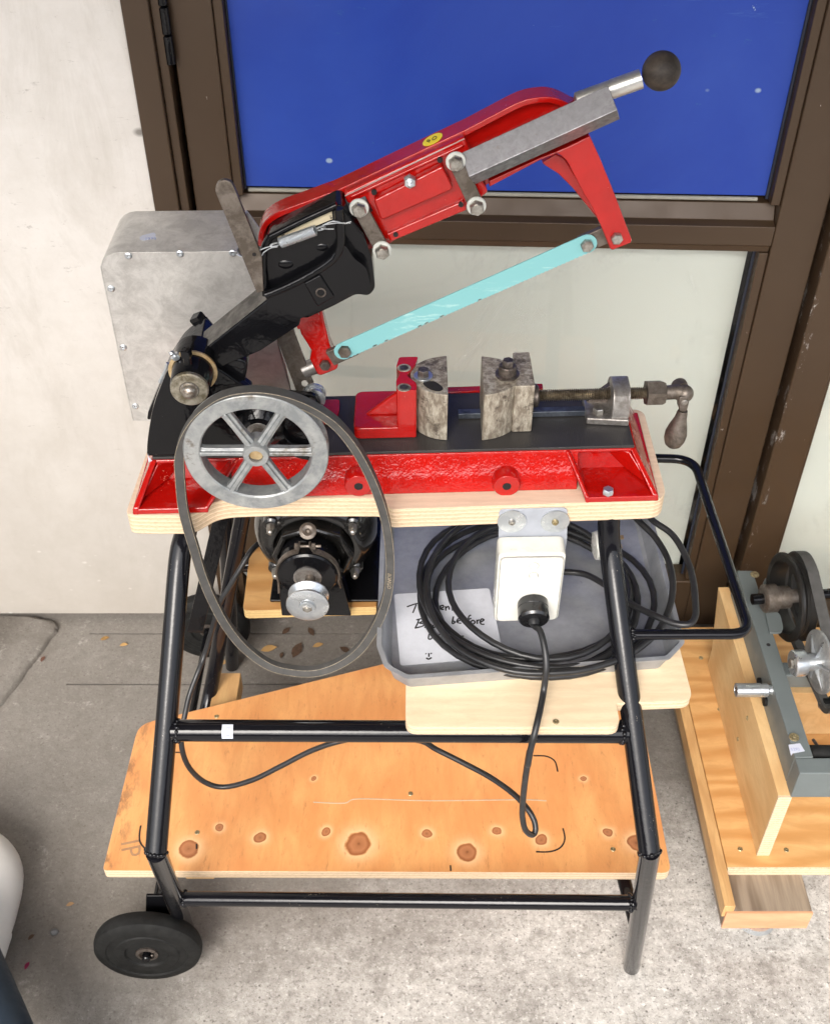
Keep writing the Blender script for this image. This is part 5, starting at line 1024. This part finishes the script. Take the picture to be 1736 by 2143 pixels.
for x, y in ((237, 540), (535, 528), (840, 524), (108, 730), (190, 1070), (268, 1410)):
    c_ = fm('A', [(x, y)], dG - .0002, 0)[0]; c_.x = max(c_.x, go[2].x + .0065); mb = MB(); mb.lathe(c_, (0, -1, 0), [(.0040, 0), (.0038, .0008), (.0026, .0014), (.0012, .0012), (.0010, .0002)], 18); obj('rivet', mb, ZINC, GD)
zg = go[6].z + .0007
mb = MB(); mb.prism(round_poly(fz('A', [(302, 434), (318, 422), (385, 405), (396, 415), (392, 432), (330, 452), (306, 448)], zg), .0006, 2), (0, 0, .0002)); st = obj('price_sticker', mb, LABELW, GD)
text_obj('5392', .0062, fz('A', [(330, 447)], zg + .0003)[0], (1, .12, 0), (-.12, 1, 0), INK, st)

# ---------------------------------------------------------------- neighbouring machine on its timber stand
ZS = .10
BX0 = .438; BYf = .83; BYb = 1.285
TS = thing('timber_stand', 'plywood and pine stand on a caster under the grey machine', 'stand', (.6, 1.0, 0))
mb = MB(); mb.bb(BX0, 1.5, BYf, BYb, ZS - .014, ZS); o_ = obj('base_panel', mb, PINEO, TS, bevel=.0008)
mb = MB(); mb.bb(BX0, 1.5, BYf - .0035, BYf - .0002, ZS - .0145, ZS + .0002); obj('panel_edge', mb, EDGE, TS)
mb = MB(); mb.prism([Vector((BX0 - .0155, .772, ZS - .03)), Vector((BX0 - .0005, .772, ZS - .03)), Vector((BX0 - .0005, BYb, ZS - .03)), Vector((BX0 - .0155, BYb, ZS - .03))], (0, 0, .028)); obj('side_batten', mb, PINE, TS, bevel=.001)
mb = MB(); fx0, fx1 = at(1517, 1903, Z=ZS - .016).x, at(1697, 1903, Z=ZS - .016).x
mb.bb(fx0, fx1, .772, 1.25, ZS - .055, ZS - .0148); ob = obj('foot_beam', mb, OLDW, TS, bevel=.0015)
mb = MB(); mb.bb(fx0, fx1, .7685, .7718, ZS - .0552, ZS - .0146); obj('beam_end', mb, RAWW, TS)
vx0 = at(1581, 1786, Z=ZS).x; vth = .0175; vY = .851; vt = .243
mb = MB(); mb.prism([Vector((vx0, vY, ZS + .0003)), Vector((vx0, BYb - .085, ZS + .0003)), Vector((vx0, BYb - .085, ZS + .04)), Vector((vx0, 1.24, vt)), Vector((vx0, vY, vt))], (vth, 0, 0)); obj('standing_panel', mb, PINES, TS, bevel=.0008)
mb = MB(); mb.bb(vx0 - .0002, vx0 + vth + .0002, vY - .003, vY - .0002, ZS + .0002, vt); obj('panel_end', mb, plyedge_v if False else EDGE, TS)
mb = MB(); mb.bb(vx0 + vth, 1.5, 1.06, 1.078, ZS, .20); obj('cross_panel', mb, PINES, TS, bevel=.0008)
for x_, y_ in ((480, 1737), (727, 1742), (370, 988), (270, 712)): screw(at(*q('H', x_, y_), Z=ZS + .0003), ZU, .0036, TS, SCR)
for x_, y_ in ((467, 1147), (518, 1035)): screw(at(*q('H', x_, y_), X=vx0 - .0003), -XU, .0034, TS, SCR)
cw = Vector((at(1572, 1925, Z=.03).x, .80, .021))
cas = bpy.data.objects.new('caster', None); COL.objects.link(cas); cas.location = cw; cas.parent = TS; cas.matrix_parent_inverse = abs_mat(TS).inverted(); cas.empty_display_size = .03
mb = MB(); mb.lathe(cw, YU, [(.004, -.011), (.018, -.011), (.021, -.008), (.021, .008), (.018, .011), (.004, .011)], 32); obj('caster_wheel', mb, RUB, cas)
mb = MB(); mb.lathe(Vector((cw.x + .003, .79, .0335)), ZU, [(.027, 0), (.029, .004), (.026, .0108)], 32); obj('caster_plate', mb, ZINC, cas)
# grey machine
GM = thing('belt_machine', 'grey painted steel frame machine with black pulley and belt', 'machine', (.6, 1.05, vt))
gz0, gz1 = vt + .0004, .298; gx0 = .4985; rw = .0245; gy0 = .8475; gy1 = 1.222
mb = MB(); mb.bb(gx0, gx0 + rw, gy0 + rw, gy1, gz0, gz1); obj('side_rail', mb, GRYP, GM, bevel=.0016, seg=2)
mb = MB(); mb.prism([Vector((gx0, gy0, gz0)), Vector((1.5, gy0, gz0)), Vector((1.5, gy0 + rw - .0003, gz0)), Vector((gx0, gy0 + rw - .0003, gz0))], (0, 0, gz1 - gz0)); obj('front_rail', mb, GRYP, GM, bevel=.0016, seg=2)
P3 = lambda w, x, y, X: at(*q(w, x, y), X=X)
# cross tube
cy = P3('Q', 960, 1700, .56).y; mb = MB(); mb.bb(gx0 + rw + .0002, 1.0, cy - .012, cy + .014, gz1 - .052, gz1 - .024); obj('cross_tube', mb, GRYP, GM, bevel=.003)
for w_, x_, y_ in (('Q', 475, 425), ('H', 768, 1138)):
    c_ = at(*q(w_, x_, y_), Z=gz1 + .0003); mb = MB(); mb.lathe(c_, ZU, [(.0068, 0), (.0062, .0016), (.0036, .0018), (.003, .0003)], 24); mb.ngon(c_, ZU, .0028, .0005, .0022); obj('bolt', mb, SCR, GM)
mb = MB(); mb.lathe(at(*q('Q', 632, 1225), Z=gz1 + .0001), ZU, [(.003, 0), (.0028, .0003)], 16); obj('drilled_hole', mb, HOLE, GM)
# tab
mb = MB(); mb.prism(round_poly(fz('Q', [(585, 812), (705, 822), (770, 880), (805, 1030), (780, 1085), (650, 1085)], gz1 + .006), [.001, .008, .006, .006, .006, .001], 4), (0, 0, -.004)); obj('lug_plate', mb, GRYP, GM, bevel=.0008)
mb = MB(); mb.prism(fz('Q', [(575, 500), (600, 455), (650, 470), (715, 735), (690, 800), (640, 800)], gz1 - .004), (0, 0, -.035)); obj('bearing_clip', mb, GRYP, GM, bevel=.0015)
# black pulley on x axis
pcx = gx0 + .062; pcQ = at(*q('Q', 880, 680), X=pcx); rP = .066
pcQ = Vector((pcx, 1.135, at(*q('Q', 880, 680), Y=1.135).z)); 
pcQ = at(*q('Q', 900, 675), Y=1.13)
BP = bpy.data.objects.new('black_pulley', None); COL.objects.link(BP); BP.location = pcQ; BP.parent = GM; BP.matrix_parent_inverse = abs_mat(GM).inverted(); BP.empty_display_size = .03
axp = Vector((-1, -.10, 0)).normalized(); BLKC = simple('black_cast', (.012, .011, .010), .4, .2, .1, .4, 40)
mb = MB(); mb.lathe(pcQ, axp, [(rP * .80, -.012), (rP * .97, -.012), (rP, -.010), (rP * .9, -.003), (rP * .9, .002), (rP, .008), (rP, .011), (rP * .97, .013), (rP * .82, .013), (rP * .80, .008), (rP * .80, -.012)], 64, caps=False); obj('rim', mb, BLKC, BP)
mb = MB(); mb.lathe(pcQ, axp, [(.017, -.014), (.017, .024), (.021, .025), (.021, .042), (.018, .044)], 32); obj('hub', mb, SDARK, BP)
ua = axp.cross(ZU).normalized()
for i in range(3):
    a_ = R(70 + i * 120); dr = ua * math.cos(a_) + ZU * math.sin(a_); pe_ = -ua * math.sin(a_) + ZU * math.cos(a_)
    mb = MB(); mb.loft([[pcQ + dr * r + pe_ * s1 * w1 + axp * h_ for s1, h_ in ((-1, -.006), (1, -.006), (1, .006), (-1, .006))] for r, w1 in ((.015, .008), (rP * .5, .006), (rP * .82, .010))]); obj('spoke', mb, BLKC, BP, bevel=.002)
mb = MB(); mb.lathe(pcQ, axp, [(.008, -.5), (.008, .06)], 16); obj('axle', mb, BLK, BP)
mb = MB(); mb.lathe(pcQ + Vector((.07, 0, 0)), XU, [(.017, 0), (.019, .004), (.019, .4)], 28); obj('drum', mb, BLK, GM)
# silver flanged hub
sc_ = at(*q('Q', 1190, 1420), Y=1.0)
SV = bpy.data.objects.new('silver_flange', None); COL.objects.link(SV); SV.location = sc_; SV.parent = GM; SV.matrix_parent_inverse = abs_mat(GM).inverted(); SV.empty_display_size = .03
rS = .0445; axs = Vector((-1, -.08, 0)).normalized()
mb = MB(); mb.lathe(sc_, axs, [(rS * .97, -.005), (rS, -.004), (rS, -.001), (rS * .96, .0), (.014, .001)], 56); obj('flange_disc', mb, CASTAL, SV)
mb = MB(); mb.lathe(sc_, axs, [(.012, .0), (.0125, .018), (.0178, .0185), (.0185, .020), (.0185, .033), (.0170, .035), (.0085, .035), (.0085, .0335)], 36); obj('hub', mb, ZINC, SV)
mb = MB(); mb.ngon(sc_, axs, .0072, .033, .039); obj('nut', mb, BOLT, SV)
ua = axs.cross(ZU).normalized()
for i in range(6):
    a_ = R(i * 60 + 30); dr = ua * math.cos(a_) + ZU * math.sin(a_); pe_ = -ua * math.sin(a_) + ZU * math.cos(a_)
    mb = MB(); mb.prism([sc_ + axs * .001 + dr * .012 - pe_ * .0012, sc_ + axs * .006 + dr * .0125 - pe_ * .0012, sc_ + axs * .0012 + dr * .040 - pe_ * .0012], pe_ * .0024); obj('rib', mb, ZINC, SV)
# belt from the black pulley down past the flange
r1 = rP * .97; yz0, yz1 = Vector((pcQ.y, pcQ.z)), Vector((sc_.y - .02, sc_.z - .035)); r2 = .030
lp = []
dv = yz1 - yz0; an = math.atan2(dv.y, dv.x)
for k_ in range(21): a_ = an + R(90 + 9 * k_); lp.append(Vector((0, yz0.x + r1 * math.cos(a_), yz0.y + r1 * math.sin(a_))))
for k_ in range(15): a_ = an - R(90) + R(180 * k_ / 14); lp.append(Vector((0, yz1.x + r2 * math.cos(a_), yz1.y + r2 * math.sin(a_))))
lp2 = []
for k_ in range(len(lp)):
    a, b = lp[k_], lp[(k_ + 1) % len(lp)]; n_ = 6 if (b - a).length > .03 else 1
    for j_ in range(n_): lp2.append(a.lerp(b, j_ / n_))
bxx = pcQ.x + .005
def shx(p): f_ = (p.y - yz0.x) / (yz1.x - yz0.x); return Vector((bxx + .010 * max(0, min(1, f_)) + .006, p.y, p.z))
cen2 = sum(lp2, Vector()) / len(lp2)
secs = []
for i in range(len(lp2)):
    p = lp2[i]; tt_ = (lp2[(i + 1) % len(lp2)] - lp2[i - 1]).normalized(); nr = Vector((0, -tt_.z, tt_.y)); nr = nr if nr.dot(p - cen2) > 0 else -nr; P0 = shx(p)
    secs.append([P0 - XU * .008 + nr * .003, P0 + XU * .008 + nr * .003, P0 + XU * .006 - nr * .004, P0 - XU * .006 - nr * .004])
mb = MB(); mb.loft(secs, loop=True); obj('belt', mb, BELT, GM, ang=50)
# silver pin on the rail
pn = P3('H', 552, 885, gx0 - .025); mb = MB(); y_ = pn.y; z_ = pn.z
mb = MB(); mb.lathe(Vector((gx0 - .0505, y_, z_)), XU, [(.0055, .002), (.0062, 0), (.0098, .0005), (.0098, .044), (.0085, .0455)], 30); mb.lathe(Vector((gx0 - .008, y_, z_)), XU, [(.007, 0), (.007, .012)], 20); obj('pin_sleeve', mb, ZINC, GM)
mb = MB(); mb.lathe(Vector((gx0 - .0503, y_, z_)), XU, [(.0058, .0005), (.0058, .002)], 20); obj('sleeve_bore', mb, BOLTD, GM)
mb = MB(); c_ = P3('H', 605, 945, gx0 - .004); mb.lathe(c_, XU, [(.007, 0), (.007, .004)], 20); mb.lathe(P3('H', 575, 840, gx0 - .004), XU, [(.006, 0), (.006, .004)], 20); obj('rubber_bush', mb, RUB, GM)
c_ = at(*q('Q', 1250, 1915), Y=.98); mb = MB(); mb.lathe(c_, axs, [(.009, -.06), (.012, -.058), (.012, -.012), (.010, -.010), (.010, 0), (.007, .001)], 26); obj('roller', mb, RUB, GM); mb = MB(); mb.ngon(c_, axs, .006, .001, .005); obj('roller_nut', mb, BOLT, GM)
mb = MB(); mb.prism(fz('H', [(738, 1178), (800, 1170), (826, 1212), (760, 1225), (752, 1238)], gz1 + .0003), (0, 0, .0002)); st = obj('price_sticker', mb, LABELW, GM)
text_obj('5292', .0062, fz('H', [(753, 1210)], gz1 + .0007)[0], (1, .06, 0), (-.06, 1, 0), INK, st)
c_ = fz('H', [(905, 1225)], .285)[0]; mb = MB(); mb.lathe(c_, XU, [(.010, -.014), (.0115, -.012), (.0115, .05)], 26); kn = obj('knob', mb, RUB, GM); mb = MB(); mb.lathe(c_ - XU * .0142, XU, [(.0075, 0), (.0075, .001)], 22); obj('knob_face', mb, simple('orange_plastic', (.5, .09, .03), .4), kn)
mb = MB(); mb.tube([fz('H', [(870, 1150)], .285)[0], fz('H', [(905, 1200)], .287)[0]], .0022, 10); obj('lever_rod', mb, BOLTD, GM)

# ---------------------------------------------------------------- objects at the left edge
PV_ = [at(-190, 1790, Z=.05), at(-120, 1790, Z=.05), at(-60, 1800, Z=.05), at(-28, 1835, Z=.05), at(-40, 1900, Z=.05), at(-62, 1965, Z=.05), at(-84, 2030, Z=.05), at(-150, 2230, Z=.05)]
t = thing('pvc_pipe', 'white plastic pipe elbow on the concrete at left edge', 'pipe', (PV_[3].x, PV_[3].y, 0))
sp2 = smooth_path(PV_, 6); rr_ = .0505
mb = MB(); mb.tube(sp2[:31], rr_, 32); obj('elbow', mb, PVC, t)
mb = MB(); mb.tube(sp2[28:38], rr_ + .0022, 32); obj('collar', mb, PVC, t, bevel=.0008)
mb = MB(); mb.tube(sp2[36:], rr_ - .0035, 32); obj('pipe', mb, PVC, t)
mb = MB(); a_, b_ = at(-60, 2050, Z=.12), at(12, 2225, Z=.12); dv = (b_ - a_); mb.tube([a_ - dv * 2 - ZU * .0, a_, b_, b_ + dv], .045, 32)
tag(obj('navy_tube', mb, NAVY), 'dark navy rounded tube crossing the bottom left corner', 'tube')
# litter on the slab
def pebble(px, py, r, mat, label, cat, name, flat=.6):
    p = at(px, py, Z=r * flat * .7); mb = MB(); rr = random.Random(int(px)); mb.sphere(p, r, 12, 8, (1, .85, flat))
    for v in mb.v: v += Vector((rr.uniform(-1, 1), rr.uniform(-1, 1), rr.uniform(-.5, .5))) * r * .12
    tag(obj(name, mb, mat, ang=70), label, cat)
pebble(114, 1950, .0062, simple('grey_stone', (.2, .2, .2), .8), 'small round grey pebble left of the black wheel', 'pebble', 'pebble')
def leaf(px, py, s, a, mat, label, group=None, cat='leaf', name='leaf', zz=.0012):
    p = at(px, py, Z=zz); u = Vector((math.cos(a), math.sin(a), .1)); v = Vector((-math.sin(a), math.cos(a), .05)); mb = MB(); ring = []
    for t_, w_ in ((-1, 0), (-.6, .35), (-.1, .5), (.4, .4), (1, 0), (.4, -.38), (-.1, -.5), (-.6, -.3)): ring.append(p + u * t_ * s + v * w_ * s + ZU * (.0015 * abs(w_) * 2 + .0005))
    mb.prism(ring, (0, 0, .0004)); tag(obj(name, mb, mat), label, cat, group)
leaf(108, 1866, .0025, .4, REDLEAF, '') if False else None
leaf(56, 1871 + 0, .0048, .9, simple('yellow_leaf', (.42, .25, .06), .8), 'x') if False else None
leaf(*q('L', 212, 1280), .0058, 1.2, REDLEAF, 'tiny magenta petal on the concrete near the left edge', cat='petal', name='petal')
leaf(*q('L', 245, 1060), .0055, .8, simple('brown_leaf', (.10, .06, .035), .8), 'tiny dark brown leaf beside the grey pebble')
leaf(*q('L', 545, 808), .0062, .3, simple('tan_leaf', (.36, .22, .11), .8), 'tan leaf scrap on the slab left of the trolley wheel')
leaf(*q('K', 730, 443), .0085, .3, LEAF, 'dry brown leaf near the wall left of the trolley')
leaf(*q('K', 862, 487), .0075, .1, simple('ochre_leaf', (.45, .27, .10), .8), 'ochre leaf near the wall left of the trolley leg')
leaf(*q('K', 300, 585), .0065, 1.2, simple('rust_leaf', (.12, .05, .03), .8), 'small rust coloured leaf alone on the slab far left')
for x_, y_, s_, a_, m_, l_ in ((490, 1185, .015, .2, 0, 'ochre leaf inside the belt loop nearest the rear trolley foot'), (735, 1195, .018, 1.2, 1, 'largest curled brown leaf inside the belt loop below the motor'),
        (915, 1155, .010, .3, 0, 'small orange leaf inside the belt loop right of the large brown leaf'), (600, 1240, .007, 1.4, 1, 'narrow brown leaf inside the belt loop nearest its lower edge'), (1150, 1195, .012, 2.6, 1, 'dark brown leaf inside the belt loop nearest the baking tray'),
        (640, 1030, .010, .8, 1, 'brown leaf under the left part of motor board by the door'), (855, 1035, .011, 2.1, 1, 'brown leaf under the middle of motor board by the door'), (110, 1300, .007, 1.0, 0, 'tiny ochre leaf behind the left trolley leg')):
    leaf(*q('O', x_, y_), s_, a_, bpy.data.materials['ochre_leaf'] if m_ == 0 else simple('umber_leaf', (.085, .048, .028), .85, 0, 0, .4, 200), l_, 'dry leaves below the motor', zz=.002)
